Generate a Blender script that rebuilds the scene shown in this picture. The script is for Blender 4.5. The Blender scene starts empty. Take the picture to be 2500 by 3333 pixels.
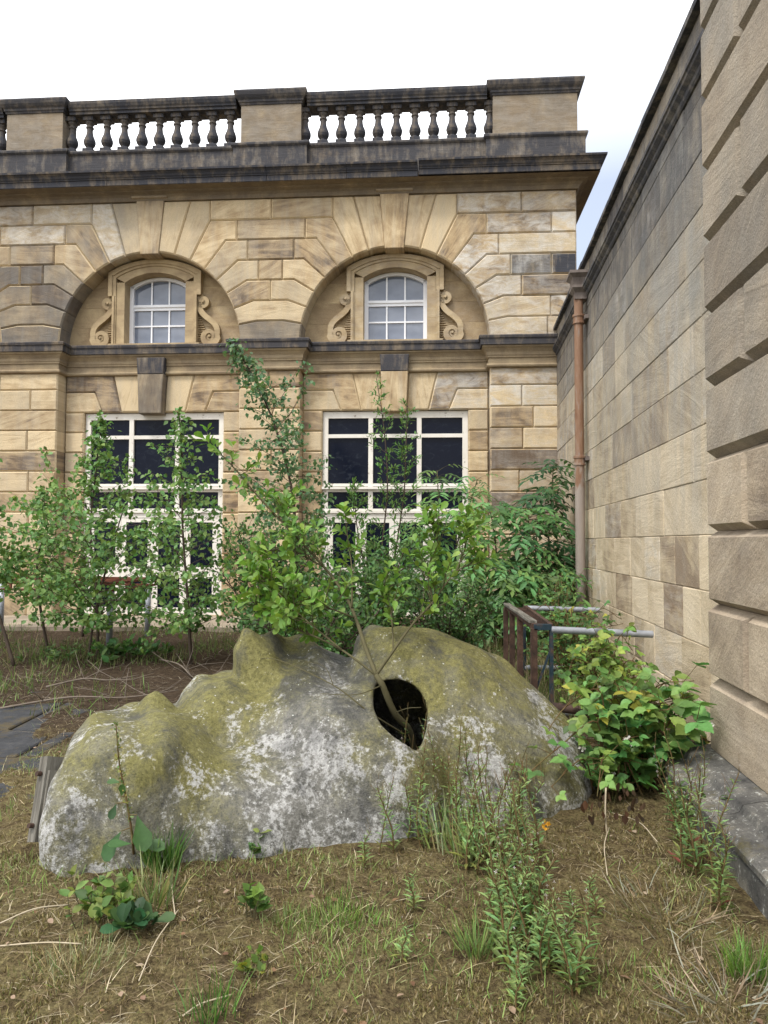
import bpy, math, random
import numpy as np
from mathutils import Vector, Matrix, noise as mnoise
R = math.radians
rng = np.random.default_rng(7)
random.seed(7)
scn = bpy.context.scene
COL = scn.collection

# ------------------------------------------------------------------ camera
EYE = 1.6
FPX, PITCH, ROLL = 2350.0, 0.0421, 0.004
cam_data = bpy.data.cameras.new("camera")
cam = bpy.data.objects.new("camera", cam_data)
COL.objects.link(cam)
cam_data.sensor_fit = 'VERTICAL'
cam_data.sensor_height = 24.0
cam_data.lens = FPX / 3333.0 * 24.0
cam_data.clip_start = 0.05
cam_data.clip_end = 1000
_f = Vector((0, math.cos(PITCH), math.sin(PITCH)))
_r = Vector((1, 0, 0)); _u = Vector((0, -math.sin(PITCH), math.cos(PITCH)))
_rr = _r * math.cos(ROLL) + _u * math.sin(ROLL)
_uu = -_r * math.sin(ROLL) + _u * math.cos(ROLL)
cam.matrix_world = Matrix(((_rr.x, _uu.x, -_f.x, 0), (_rr.y, _uu.y, -_f.y, 0), (_rr.z, _uu.z, -_f.z, EYE), (0, 0, 0, 1)))
scn.camera = cam

# ------------------------------------------------------------------ sky, sun, exposure
SUN_EL, SUN_AZ = R(58), R(215)          # azimuth clockwise from +Y: behind the camera, to the left
w = bpy.data.worlds.new("World"); scn.world = w; w.use_nodes = True
wn = w.node_tree; wn.nodes.clear()
out = wn.nodes.new("ShaderNodeOutputWorld"); bg = wn.nodes.new("ShaderNodeBackground")
sky = wn.nodes.new("ShaderNodeTexSky"); sky.sky_type = 'NISHITA'; sky.sun_disc = False
sky.sun_elevation = SUN_EL; sky.sun_rotation = SUN_AZ; sky.dust_density = 3.0
tc = wn.nodes.new("ShaderNodeTexCoord")
nz = wn.nodes.new("ShaderNodeTexNoise"); nz.inputs["Scale"].default_value = 1.6; nz.inputs["Detail"].default_value = 5
wn.links.new(tc.outputs["Generated"], nz.inputs["Vector"])
rp = wn.nodes.new("ShaderNodeValToRGB")
rp.color_ramp.elements[0].position = 0.30; rp.color_ramp.elements[0].color = (0.72, 0.72, 0.72, 1)
rp.color_ramp.elements[1].position = 0.52; rp.color_ramp.elements[1].color = (0.97, 0.97, 0.97, 1)
wn.links.new(nz.outputs["Fac"], rp.inputs["Fac"])
mx = wn.nodes.new("ShaderNodeMix"); mx.data_type = 'RGBA'
spx = wn.nodes.new("ShaderNodeSeparateXYZ"); wn.links.new(tc.outputs["Generated"], spx.inputs[0])
def wmath(op, a, b, clamp=False):
    m = wn.nodes.new("ShaderNodeMath"); m.operation = op; m.use_clamp = clamp
    for i, v in enumerate((a, b)):
        if isinstance(v, bpy.types.NodeSocket): wn.links.new(v, m.inputs[i])
        else: m.inputs[i].default_value = v
    return m.outputs[0]
# the cloud is thinner low down in the north-east
thin = wmath('MULTIPLY', wmath('MULTIPLY', wmath('SUBTRACT', spx.outputs[0], .07), 6.5, True), wmath('MULTIPLY', wmath('SUBTRACT', .66, spx.outputs[2]), 4.5, True), True)
cover = wmath('SUBTRACT', rp.outputs["Color"], wmath('MULTIPLY', thin, .76), True)
wn.links.new(cover, mx.inputs[0]); wn.links.new(sky.outputs["Color"], mx.inputs[6])
mx.inputs[7].default_value = (11.5, 11.6, 11.8, 1)     # the bright cloud layer
wn.links.new(mx.outputs[2], bg.inputs["Color"])
bg.inputs["Strength"].default_value = 0.13
wn.links.new(bg.outputs[0], out.inputs[0])
sd = bpy.data.lights.new("sun", 'SUN'); sd.energy = 2.0; sd.angle = R(13); sd.color = (1.0, 0.96, 0.9)
sun = bpy.data.objects.new("sun", sd); COL.objects.link(sun)
_sd = Vector((math.sin(SUN_AZ) * math.cos(SUN_EL), math.cos(SUN_AZ) * math.cos(SUN_EL), math.sin(SUN_EL)))
sun.rotation_euler = _sd.to_track_quat('Z', 'Y').to_euler(); sun.location = _sd * 40
scn.view_settings.view_transform = 'Standard'
scn.view_settings.look = 'None'
scn.view_settings.exposure = 0.62
scn.view_settings.gamma = 1

# ------------------------------------------------------------------ helpers: objects
def tag(o, label=None, cat=None, group=None, kind=None):
    if label: o["label"] = label
    if cat: o["category"] = cat
    if group: o["group"] = group
    if kind: o["kind"] = kind
    return o
def thing(name, label, cat, loc=(0, 0, 0), rz=0.0, group=None):
    o = bpy.data.objects.new(name, None); COL.objects.link(o)
    o.empty_display_size = 0.2
    o.location = loc; o.rotation_euler = (0, 0, rz)
    return tag(o, label, cat, group)
def copy_tree(o, parent=None):
    c = o.copy(); COL.objects.link(c)
    if parent is not None: c.parent = parent
    for ch in list(o.children): copy_tree(ch, c)
    return c
def at(x, y, Y):
    """point at depth Y on the sight line of (x, y) given in a 1659 x 2212 frame"""
    a = (x * 1.507 - 1250) / FPX; b = -(y * 1.507 - 1666.5) / FPX
    c, s = math.cos(ROLL), math.sin(ROLL)
    a, b = a * c - b * s, a * s + b * c
    cp, sp = math.cos(PITCH), math.sin(PITCH)
    d = (a, cp - b * sp, sp + b * cp)
    k = Y / d[1]
    return Vector((d[0] * k, Y, EYE + d[2] * k))

class MB:
    def __init__(s):
        s.v = []; s.f = []; s.m = []; s.uv = []; s.col = []
    def face(s, idx, uv=None, col=(.5, .5, 0, 0), m=0):
        s.f.append(idx); s.m.append(m)
        s.uv.extend(uv if uv else [(0, 0)] * len(idx)); s.col.extend([col] * len(idx))
    def add(s, pts):
        b = len(s.v); s.v.extend([tuple(p) for p in pts]); return b
    def poly(s, pts, uv=None, col=(.5, .5, 0, 0), m=0):
        b = s.add(pts); s.face(list(range(b, b + len(pts))), uv, col, m)
    def box(s, x0, x1, y0, y1, z0, z1, col=(.5, .5, 0, 0), m=0, bev=0.0):
        P = [(x0, y0, z0), (x1, y0, z0), (x1, y1, z0), (x0, y1, z0), (x0, y0, z1), (x1, y0, z1), (x1, y1, z1), (x0, y1, z1)]
        b = s.add(P)
        o = random.random() * 50
        for q in ((0, 3, 2, 1), (4, 5, 6, 7), (0, 1, 5, 4), (1, 2, 6, 5), (2, 3, 7, 6), (3, 0, 4, 7)):
            ax = [P[i] for i in q]
            if q in ((0, 3, 2, 1), (4, 5, 6, 7)): uv = [(a[0] + o, a[1] + o) for a in ax]
            elif q in ((0, 1, 5, 4), (2, 3, 7, 6)): uv = [(a[0] + o, a[2] + o) for a in ax]
            else: uv = [(a[1] + o, a[2] + o) for a in ax]
            s.face([b + i for i in q], uv, col, m)
    def obox(s, c, ax, hx, hy, hz, col=(.5, .5, 0, 0), m=0):
        """box about c with axes ax (three unit vectors) and half sizes"""
        X, Y, Z = [Vector(a) for a in ax]; c = Vector(c)
        P = [c + X * (hx * i) + Y * (hy * j) + Z * (hz * k) for k in (-1, 1) for j in (-1, 1) for i in (-1, 1)]
        b = s.add(P)
        L = (hx, hy, hz)
        for q in ((0, 2, 3, 1), (4, 5, 7, 6), (0, 1, 5, 4), (2, 6, 7, 3), (0, 4, 6, 2), (1, 3, 7, 5)):
            uv = []
            for i in q:
                lc = (hx * (1 if i & 1 else -1), hy * (1 if i & 2 else -1), hz * (1 if i & 4 else -1))
                uv.append((lc[0] + lc[1] * .3, lc[2] + lc[1] * .7))
            s.face([b + i for i in q], uv, col, m)
    def tube(s, pts, radii, n=6, col=(.5, .5, 0, 0), m=0, cap=True):
        pts = [Vector(p) for p in pts]
        rings = []
        ref = Vector((0.31, 0.17, 0.93))
        L = 0
        for i, p in enumerate(pts):
            d = (pts[min(i + 1, len(pts) - 1)] - pts[max(i - 1, 0)])
            if d.length < 1e-9: d = Vector((0, 0, 1))
            d.normalize()
            a = d.cross(ref)
            if a.length < .05: a = d.cross(Vector((1, 0, 0)))
            a.normalize(); bq = d.cross(a)
            r = radii[i] if hasattr(radii, '__len__') else radii
            if i: L += (pts[i] - pts[i - 1]).length
            rings.append((s.add([p + (a * math.cos(t) + bq * math.sin(t)) * r for t in [2 * math.pi * k / n for k in range(n)]]), L))
        for (b0, l0), (b1, l1) in zip(rings, rings[1:]):
            for k in range(n):
                k2 = (k + 1) % n
                s.face([b0 + k, b0 + k2, b1 + k2, b1 + k], [(k / n, l0), ((k + 1) / n, l0), ((k + 1) / n, l1), (k / n, l1)], col, m)
        if cap:
            s.face([rings[0][0] + k for k in range(n)][::-1], None, col, m)
            s.face([rings[-1][0] + k for k in range(n)], None, col, m)
    def lathe(s, c, prof, n=16, col=(.5, .5, 0, 0), m=0):
        """prof: list of (r, z)"""
        rings = [s.add([(c[0] + r * math.cos(2 * math.pi * k / n), c[1] + r * math.sin(2 * math.pi * k / n), c[2] + z) for k in range(n)]) for r, z in prof]
        for i, (b0, b1) in enumerate(zip(rings, rings[1:])):
            for k in range(n):
                k2 = (k + 1) % n
                s.face([b0 + k, b0 + k2, b1 + k2, b1 + k], [(k / n, prof[i][1]), ((k + 1) / n, prof[i][1]), ((k + 1) / n, prof[i + 1][1]), (k / n, prof[i + 1][1])], col, m)
        s.face([rings[0] + k for k in range(n)][::-1], None, col, m); s.face([rings[-1] + k for k in range(n)], None, col, m)
    def sweep(s, path, prof, col=(.5, .5, 0, 0), m=0, joints=None):
        """moulding: path = plan polyline (u, w), prof = (offset, v) from bottom to top; outward is left of travel; local axes (u, -w, v)"""
        n = len(path)
        nrm = []
        for i in range(n - 1):
            d = Vector((path[i + 1][0] - path[i][0], path[i + 1][1] - path[i][1])).normalized()
            nrm.append(Vector((-d.y, d.x)))
        rings = []; L = 0
        for i in range(n):
            if i == 0: mv = nrm[0]
            elif i == n - 1: mv = nrm[-1]
            else:
                mv = nrm[i - 1] + nrm[i]; mv = mv / (mv.dot(nrm[i]))
            if i: L += math.hypot(path[i][0] - path[i - 1][0], path[i][1] - path[i - 1][1])
            rings.append((s.add([(path[i][0] + mv.x * o, -(path[i][1] + mv.y * o), v) for o, v in prof]), L))
        q = [0]
        for (o0, v0), (o1, v1) in zip(prof, prof[1:]): q.append(q[-1] + math.hypot(o1 - o0, v1 - v0))
        for (b0, l0), (b1, l1) in zip(rings, rings[1:]):
            for k in range(len(prof) - 1):
                s.face([b0 + k, b1 + k, b1 + k + 1, b0 + k + 1], [(l0, q[k]), (l1, q[k]), (l1, q[k + 1]), (l0, q[k + 1])], col, m)
        s.face([rings[0][0] + k for k in range(len(prof))], None, col, m)
        s.face([rings[-1][0] + k for k in range(len(prof))][::-1], None, col, m)
    def block(s, poly, wf, wb, bev=.03, bd=.03, gap=.005, rot=0.0, col=(.5, .5, 0, 0), m=0, bc=None):
        """dressed stone: outline poly (u, v) counter-clockwise, front at wf, back at wb, chamfered margin; local axes (u, -w, v)"""
        A = sum(p[0] * q[1] - q[0] * p[1] for p, q in zip(poly, poly[1:] + poly[:1]))
        if A < 0: poly = poly[::-1]
        def inset(d):
            n = len(poly); res = []
            for i in range(n):
                p0, p1, p2 = [Vector(poly[j % n]) for j in (i - 1, i, i + 1)]
                e0 = (p1 - p0).normalized(); e1 = (p2 - p1).normalized()
                n0 = Vector((-e0.y, e0.x)); n1 = Vector((-e1.y, e1.x))
                mv = n0 + n1
                k = mv.dot(n1)
                mv = mv / max(k, .35)
                res.append(p1 + mv * d)
            return res
        o = inset(gap); f = inset(gap + bev)
        n = len(poly)
        ou, ov = random.random() * 90, random.random() * 90
        cr, sr = math.cos(rot), math.sin(rot)
        T = lambda p: (p[0] * cr + p[1] * sr + ou, -p[0] * sr + p[1] * cr + ov)
        b0 = s.add([(p.x, -wb, p.y) for p in o]); b1 = s.add([(p.x, -(wf - bd), p.y) for p in o]); b2 = s.add([(p.x, -wf, p.y) for p in f])
        for k in range(n):
            k2 = (k + 1) % n
            s.face([b0 + k, b0 + k2, b1 + k2, b1 + k], [T(o[k]), T(o[k2]), T(o[k2]), T(o[k])], col, m)
            s.face([b1 + k, b1 + k2, b2 + k2, b2 + k], [T(o[k]), T(o[k2]), T(f[k2]), T(f[k])], col if bc is None else bc, m)
        s.face([b2 + k for k in range(n)], [T(p) for p in f], col, m)
    def build(s, name, mats, parent=None, smooth=False):
        me = bpy.data.meshes.new(name)
        me.from_pydata(s.v, [], s.f)
        if not isinstance(mats, (list, tuple)): mats = [mats]
        for mm in mats: me.materials.append(mm)
        if len(mats) > 1: me.polygons.foreach_set("material_index", s.m)
        uvl = me.uv_layers.new(name="UVMap"); uvl.data.foreach_set("uv", np.array(s.uv, dtype=np.float32).ravel())
        ca = me.color_attributes.new("col", 'FLOAT_COLOR', 'CORNER'); ca.data.foreach_set("color", np.array(s.col, dtype=np.float32).ravel())
        if smooth: me.polygons.foreach_set("use_smooth", [True] * len(me.polygons))
        me.update()
        o = bpy.data.objects.new(name, me); COL.objects.link(o)
        if parent is not None: o.parent = parent
        return o

def np_mesh(name, V, F, mat, parent=None, colv=None, smooth=False):
    """V (n,3), F (m,k) all the same k; colv (n,4) colour per vertex"""
    me = bpy.data.meshes.new(name)
    nV, nF, k = len(V), len(F), F.shape[1]
    me.vertices.add(nV); me.vertices.foreach_set("co", np.ascontiguousarray(V, dtype=np.float32).ravel())
    me.loops.add(nF * k); me.loops.foreach_set("vertex_index", np.ascontiguousarray(F, dtype=np.int32).ravel())
    me.polygons.add(nF); me.polygons.foreach_set("loop_start", np.arange(nF, dtype=np.int32) * k)
    try: me.polygons.foreach_set("loop_total", np.full(nF, k, dtype=np.int32))
    except Exception: pass
    if colv is not None:
        ca = me.color_attributes.new("col", 'FLOAT_COLOR', 'POINT'); ca.data.foreach_set("color", np.ascontiguousarray(colv, dtype=np.float32).ravel())
    if smooth: me.polygons.foreach_set("use_smooth", np.ones(nF, dtype=bool))
    me.materials.append(mat)
    me.update(calc_edges=True)
    o = bpy.data.objects.new(name, me); COL.objects.link(o)
    if parent is not None: o.parent = parent
    return o

# ------------------------------------------------------------------ helpers: materials
class NT:
    def __init__(s, name):
        s.mat = bpy.data.materials.new(name); s.mat.use_nodes = True
        s.t = s.mat.node_tree; s.t.nodes.clear()
        s.out = s.t.nodes.new("ShaderNodeOutputMaterial")
        s.b = s.t.nodes.new("ShaderNodeBsdfPrincipled")
        s.t.links.new(s.b.outputs[0], s.out.inputs[0])
        s.b.inputs["Roughness"].default_value = .85
        s.b.inputs["Specular IOR Level"].default_value = .25
    def n(s, t): return s.t.nodes.new(t)
    def set(s, inp, v):
        if isinstance(v, bpy.types.NodeSocket): s.t.links.new(v, inp)
        elif isinstance(v, (tuple, list)) and len(v) == 3 and len(getattr(inp, 'default_value', (0,))) == 4: inp.default_value = (*v, 1)
        else: inp.default_value = v
    def obj(s): return s.n("ShaderNodeTexCoord").outputs["Object"]
    def geo(s): return s.n("ShaderNodeNewGeometry").outputs["Position"]
    def uv(s): return s.n("ShaderNodeTexCoord").outputs["UV"]
    def scale(s, vec, sc, off=(0, 0, 0)):
        m = s.n("ShaderNodeMapping"); s.set(m.inputs[0], vec); m.inputs["Scale"].default_value = sc; m.inputs["Location"].default_value = off
        return m.outputs[0]
    def noise(s, vec, sc, det=4, ro=.55, dist=0.0):
        m = s.n("ShaderNodeTexNoise"); s.set(m.inputs["Vector"], vec); m.inputs["Scale"].default_value = sc
        m.inputs["Detail"].default_value = det; m.inputs["Roughness"].default_value = ro; m.inputs["Distortion"].default_value = dist
        return m.outputs["Fac"]
    def voro(s, vec, sc, feat='F1', out='Distance'):
        m = s.n("ShaderNodeTexVoronoi"); m.feature = feat; s.set(m.inputs["Vector"], vec); m.inputs["Scale"].default_value = sc
        return m.outputs[out]
    def ramp(s, fac, stops):
        m = s.n("ShaderNodeValToRGB"); e = m.color_ramp.elements
        while len(e) < len(stops): e.new(.5)
        for el, (p, c) in zip(e, stops):
            el.position = p
            el.color = (c, c, c, 1) if not hasattr(c, '__len__') else (*c, 1)
        s.set(m.inputs[0], fac); return m.outputs[0]
    def mix(s, fac, a, b, blend='MIX'):
        m = s.n("ShaderNodeMix"); m.data_type = 'RGBA'; m.blend_type = blend
        s.set(m.inputs[0], fac); s.set(m.inputs[6], a); s.set(m.inputs[7], b); return m.outputs[2]
    def math(s, op, a, b=0.0, clamp=False):
        m = s.n("ShaderNodeMath"); m.operation = op; m.use_clamp = clamp
        s.set(m.inputs[0], a); s.set(m.inputs[1], b); return m.outputs[0]
    def attr(s, name="col"):
        m = s.n("ShaderNodeAttribute"); m.attribute_name = name
        sp = s.n("ShaderNodeSeparateColor"); s.t.links.new(m.outputs["Color"], sp.inputs[0])
        return sp.outputs[0], sp.outputs[1], sp.outputs[2], m.outputs["Alpha"], m.outputs["Color"]
    def bump(s, h, strength=.5, dist=.02):
        m = s.n("ShaderNodeBump"); m.inputs["Strength"].default_value = strength; m.inputs["Distance"].default_value = dist
        s.set(m.inputs["Height"], h); s.t.links.new(m.outputs[0], s.b.inputs["Normal"])
    def color(s, c): s.set(s.b.inputs["Base Color"], c)
    def rough(s, v): s.set(s.b.inputs["Roughness"], v)

def stone_mat(name, light, mid, dark, grey, lime=(.60, .58, .54), streak=1.0, grain=.35, wash=0.0):
    """sedimentary stone: bedding streaks run along each block's own UV; col = tone, grey, lime bloom, soot"""
    t = NT(name)
    tone, g, li, so, _ = t.attr()
    uv = t.uv(); ob = t.obj()
    st = t.noise(t.scale(uv, (1.2, 8, 1)), 1.0, 7, .66, 1.0)
    st2 = t.noise(t.scale(uv, (2.5, 45, 1)), 1.0, 3, .6, .5)
    wob = t.noise(uv, 2.2, 4, .6, .4)
    k = t.math('ADD', t.math('MULTIPLY', st, .62 * streak), t.math('ADD', t.math('MULTIPLY', wob, .66), t.math('MULTIPLY', st2, .09 * streak)))
    k = t.math('ADD', k, t.math('MULTIPLY', t.math('SUBTRACT', tone, .5), .62))
    c = t.ramp(k, [(.42, dark), (.60, mid), (.82, light)])
    gm = t.math('MULTIPLY', g, t.ramp(t.noise(ob, 1.7, 5, .65), [(.3, .35), (.65, 1.0)]), True)
    gcol = t.mix(t.noise(t.scale(uv, (1, 8, 1)), 1.3, 5, .6), tuple(x * .62 for x in grey), tuple(x * 1.35 for x in grey))
    c = t.mix(gm, c, gcol)
    lm = t.math('MULTIPLY', li, t.ramp(t.noise(t.scale(ob, (1.6, 1.6, 3.2)), 1.6, 7, .72, .6), [(.42, 0), (.62, 1)]), True)
    c = t.mix(lm, c, lime)
    if wash:       # grey rain-wash running down the face
        ws = t.noise(t.scale(ob, (3.2, 3.2, .22)), 1.6, 6, .68)
        spz = t.n('ShaderNodeSeparateXYZ'); t.set(spz.inputs[0], ob)
        hz = t.math('MULTIPLY', t.math('SUBTRACT', spz.outputs[2], .8), .45, True)
        c = t.mix(t.math('MULTIPLY', t.math('MULTIPLY', t.ramp(ws, [(.44, 0), (.62, 1)]), hz), wash), c, t.mix(t.noise(ob, 6, 4), (.20, .195, .175), (.46, .45, .42)))
    # soot runs down in streaks and keeps off the washed parts
    sk = t.noise(t.scale(ob, (5, 5, .9)), 1.4, 6, .7)
    sk2 = t.noise(ob, 2.3, 5, .7)
    sm = t.math('MULTIPLY', so, t.ramp(t.math('ADD', t.math('MULTIPLY', sk, .6), t.math('MULTIPLY', sk2, .5)), [(.34, .26), (.58, .97)]), True)
    c = t.mix(sm, c, (.036, .039, .050))
    fine = t.noise(ob, 95, 3, .7)
    c = t.mix(.5, c, t.ramp(fine, [(.3, .55), (.7, 1.3)]), 'MULTIPLY')
    t.color(c); t.rough(.9)
    t.bump(t.math('ADD', t.math('MULTIPLY', st, 1.0), t.math('ADD', t.math('MULTIPLY', st2, .2), t.math('MULTIPLY', t.noise(ob, 40, 5, .7), grain))), .55, .022)
    return t.mat

M = {}
M['stone'] = stone_mat('sandstone', (.62, .49, .305), (.41, .295, .165), (.135, .092, .060), (.18, .16, .135), wash=.22)
M['stone_smooth'] = stone_mat('smooth_sandstone', (.58, .465, .29), (.48, .365, .21), (.31, .225, .13), (.22, .19, .15), streak=.35, grain=.2)
M['stone_wall'] = stone_mat('wall_sandstone', (.66, .55, .39), (.49, .39, .255), (.26, .19, .125), (.275, .262, .23), streak=.75, grain=.8, wash=.55)
M['stone_pier'] = stone_mat('pier_sandstone', (.52, .425, .31), (.37, .295, .21), (.21, .16, .115), (.225, .21, .18), streak=.7, grain=1.1, wash=.15)

def mortar_mat():
    t = NT('mortar'); ob = t.obj()
    t.color(t.ramp(t.noise(ob, 3.0, 5, .7), [(.35, (.16, .12, .08)), (.65, (.50, .42, .28))])); t.rough(.95); return t.mat
M['mortar'] = mortar_mat()
def paint_mat():
    t = NT('peeling_white_paint'); ob = t.obj()
    p = t.ramp(t.noise(t.scale(ob, (1, 1, 1)), 9, 7, .75), [(.33, 0), (.40, 1)])
    c = t.mix(t.noise(ob, 2.2, 4), (.58, .53, .45), (.80, .78, .73))
    t.color(t.mix(p, (.30, .25, .20), c)); t.rough(.6); t.bump(p, .4, .004); return t.mat
M['paint'] = paint_mat()
def paint2_mat():
    t = NT('white_sash_paint'); ob = t.obj()
    p = t.ramp(t.noise(ob, 11, 7, .75), [(.24, 0), (.31, 1)])
    t.color(t.mix(p, (.36, .27, .22), t.mix(t.noise(ob, 3, 4), (.72, .73, .76), (.82, .82, .84)))); t.rough(.5); return t.mat
M['sash'] = paint2_mat()
def dark_glass():
    t = NT('dark_blocked_glass'); ob = t.obj()
    sm = t.ramp(t.noise(t.scale(ob, (2.5, 2.5, 4)), 2.2, 7, .72, .8), [(.52, 0), (.78, 1)])
    t.color(t.mix(sm, (.0035, .0055, .014), (.024, .03, .042)))
    t.set(t.b.inputs["Specular IOR Level"], .10)
    t.rough(t.math('ADD', .12, t.math('MULTIPLY', sm, .4))); return t.mat
M['glass_dark'] = dark_glass()
def sky_glass():
    t = NT('window_glass_with_painted_sky'); ob = t.obj()
    t.color(t.ramp(t.noise(t.scale(ob, (1, 1, 1.4)), 1.2, 4, .5), [(.35, (.105, .125, .17)), (.65, (.215, .24, .295))]))  # overcast sky's reflection is put into the panes' blue-grey base colour
    t.set(t.b.inputs["Specular IOR Level"], .6); t.rough(.06); return t.mat
M['glass_sky'] = sky_glass()
def rust_mat(name, a, b, c3, sc=9):
    t = NT(name); ob = t.obj()
    k = t.noise(ob, sc, 7, .72)
    t.color(t.ramp(k, [(.3, a), (.5, b), (.7, c3)])); t.rough(.8); t.bump(t.noise(ob, 60, 4, .7), .4, .004); return t.mat
M['rust'] = rust_mat('rusty_iron', (.024, .017, .014), (.062, .036, .026), (.13, .078, .055))
M['rust_red'] = rust_mat('rust_red_iron', (.06, .022, .014), (.15, .05, .03), (.21, .085, .05))
M['blue_steel'] = rust_mat('old_blue_painted_steel', (.012, .022, .03), (.02, .04, .055), (.10, .055, .035))
def galv():
    t = NT('galvanised_steel'); ob = t.obj()
    t.color(t.ramp(t.noise(ob, 7, 5, .65), [(.3, (.20, .215, .24)), (.7, (.40, .42, .46))])); t.rough(.45)
    t.set(t.b.inputs["Metallic"], .35); return t.mat
M['galv'] = galv()
def pipe_mat():
    t = NT('drainpipe_paint'); ob = t.obj()
    sp = t.n("ShaderNodeSeparateXYZ"); t.set(sp.inputs[0], ob)
    z = sp.outputs[2]
    k = t.math('ADD', t.math('MULTIPLY', z, .25), t.math('MULTIPLY', t.noise(t.scale(ob, (3, 3, 1.2)), 1.6, 6, .65), .9))
    c = t.ramp(k, [(1.02, (.22, .17, .145)), (1.12, (.33, .155, .07))]) if False else None
    rusty = t.ramp(t.math('SUBTRACT', k, .78), [(.30, 0), (.42, 1)])
    cl = t.mix(t.noise(t.scale(ob, (4, 4, .6)), 3, 5, .6), (.23, .19, .165), (.34, .29, .25))
    cu = t.ramp(t.noise(t.scale(ob, (6, 6, 1.2)), 2.5, 6, .7), [(.3, (.17, .085, .05)), (.55, (.235, .14, .088)), (.72, (.25, .21, .19))])
    t.color(t.mix(rusty, cl, cu)); t.rough(.65); t.bump(t.noise(ob, 30, 4), .2, .004); return t.mat
M['pipe'] = pipe_mat()
def hopper_mat():
    t = NT('hopper_paint'); ob = t.obj()
    t.color(t.ramp(t.noise(t.scale(ob, (3, 3, 1.0)), 3, 6, .65), [(.3, (.11, .09, .08)), (.7, (.22, .185, .165))])); t.rough(.7); return t.mat
M['hopper'] = hopper_mat()

def rock_mat():
    t = NT('lichen_covered_concrete'); ob = t.obj()
    sp = t.n("ShaderNodeSeparateXYZ"); t.set(sp.inputs[0], ob); z = sp.outputs[2]
    n1 = t.noise(ob, 2.3, 8, .68, .5); n2 = t.noise(ob, 9, 8, .72); n3 = t.noise(ob, 38, 6, .75); n4 = t.noise(t.scale(ob, (1, 1, 1), (7, 3, 1)), 3.1, 7, .7, .4)
    base = t.ramp(t.math('ADD', t.math('MULTIPLY', n2, .6), t.math('MULTIPLY', n3, .4)), [(.30, (.045, .045, .04)), (.48, (.185, .18, .16)), (.66, (.36, .35, .325))])
    # moss green keeps to the upper half, pale lichen to the lower
    gk = t.math('ADD', t.math('MULTIPLY', z, .30), t.math('ADD', t.math('MULTIPLY', n1, .9), t.math('MULTIPLY', n2, .3)))
    mid = t.math('SUBTRACT', 1.0, t.math('MULTIPLY', t.math('ABSOLUTE', t.math('ADD', sp.outputs[0], .02)), 2.1), True)   # the middle stretch is greyer, streaked white low down
    gk = t.math('SUBTRACT', gk, t.math('MULTIPLY', mid, .20))
    gm = t.ramp(t.math('ADD', gk, t.math('MULTIPLY', n3, .22)), [(.66, 0), (.90, .9)])
    green = t.ramp(n3, [(.28, (.085, .08, .03)), (.5, (.19, .175, .055)), (.75, (.31, .285, .095))])
    c = t.mix(gm, base, green)
    wk = t.math('ADD', t.math('SUBTRACT', t.math('MULTIPLY', n4, 1.0), t.math('MULTIPLY', z, .22)), t.math('ADD', t.math('MULTIPLY', n3, .62), t.math('MULTIPLY', mid, .05)))
    wm = t.ramp(t.math('ADD', wk, t.math('MULTIPLY', t.math('SUBTRACT', t.noise(t.scale(ob, (9, 9, 1.5)), 2.0, 5, .7), .5), .30)), [(.755, 0), (.84, .92)])
    c = t.mix(wm, c, t.ramp(n3, [(.3, (.30, .295, .28)), (.7, (.60, .595, .58))]))
    dk = t.ramp(t.math('ADD', t.noise(t.scale(ob, (2.0, 2.0, .7), (3, 9, 4)), 2.2, 7, .7), t.math('MULTIPLY', mid, t.math('MULTIPLY', z, .16))), [(.50, 0), (.66, .8)])
    c = t.mix(dk, c, t.mix(n3, (.03, .03, .03), (.12, .12, .115)))
    vd = t.math('ADD', t.voro(ob, 27), t.math('MULTIPLY', t.noise(ob, 70, 2), .14)); vs = t.noise(ob, 6, 3)
    dots = t.math('MULTIPLY', t.math('LESS_THAN', vd, .185), t.ramp(vs, [(.50, 0), (.58, .9)]))
    c = t.mix(dots, c, (.66, .67, .63))
    pits = t.ramp(t.noise(ob, 120, 3, .7), [(.3, .4), (.5, 1.1)])
    c = t.mix(.75, c, pits, 'MULTIPLY')
    t.color(c); t.rough(.95)
    t.bump(t.math('ADD', t.math('MULTIPLY', n3, .8), t.math('ADD', t.math('MULTIPLY', n2, 1.2), t.math('MULTIPLY', t.noise(ob, 110, 4, .7), .5))), .85, .026)
    return t.mat
M['rock'] = rock_mat()
def wood_mat():
    t = NT('weathered_wood'); ob = t.obj()
    k = t.noise(t.scale(t.uv(), (26, 1.6, 1)), 1.5, 6, .7)
    t.color(t.ramp(k, [(.3, (.03, .027, .022)), (.5, (.13, .12, .10)), (.75, (.30, .285, .25))])); t.bump(k, .9, .01); return t.mat
M['wood'] = wood_mat()
def plain(name, a, b, sc=6, rough=.85):
    t = NT(name); t.color(t.mix(t.noise(t.obj(), sc, 5, .65), a, b)); t.rough(rough); return t.mat
M['black'] = plain('dark_interior', (.004, .004, .005), (.01, .01, .012))
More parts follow.
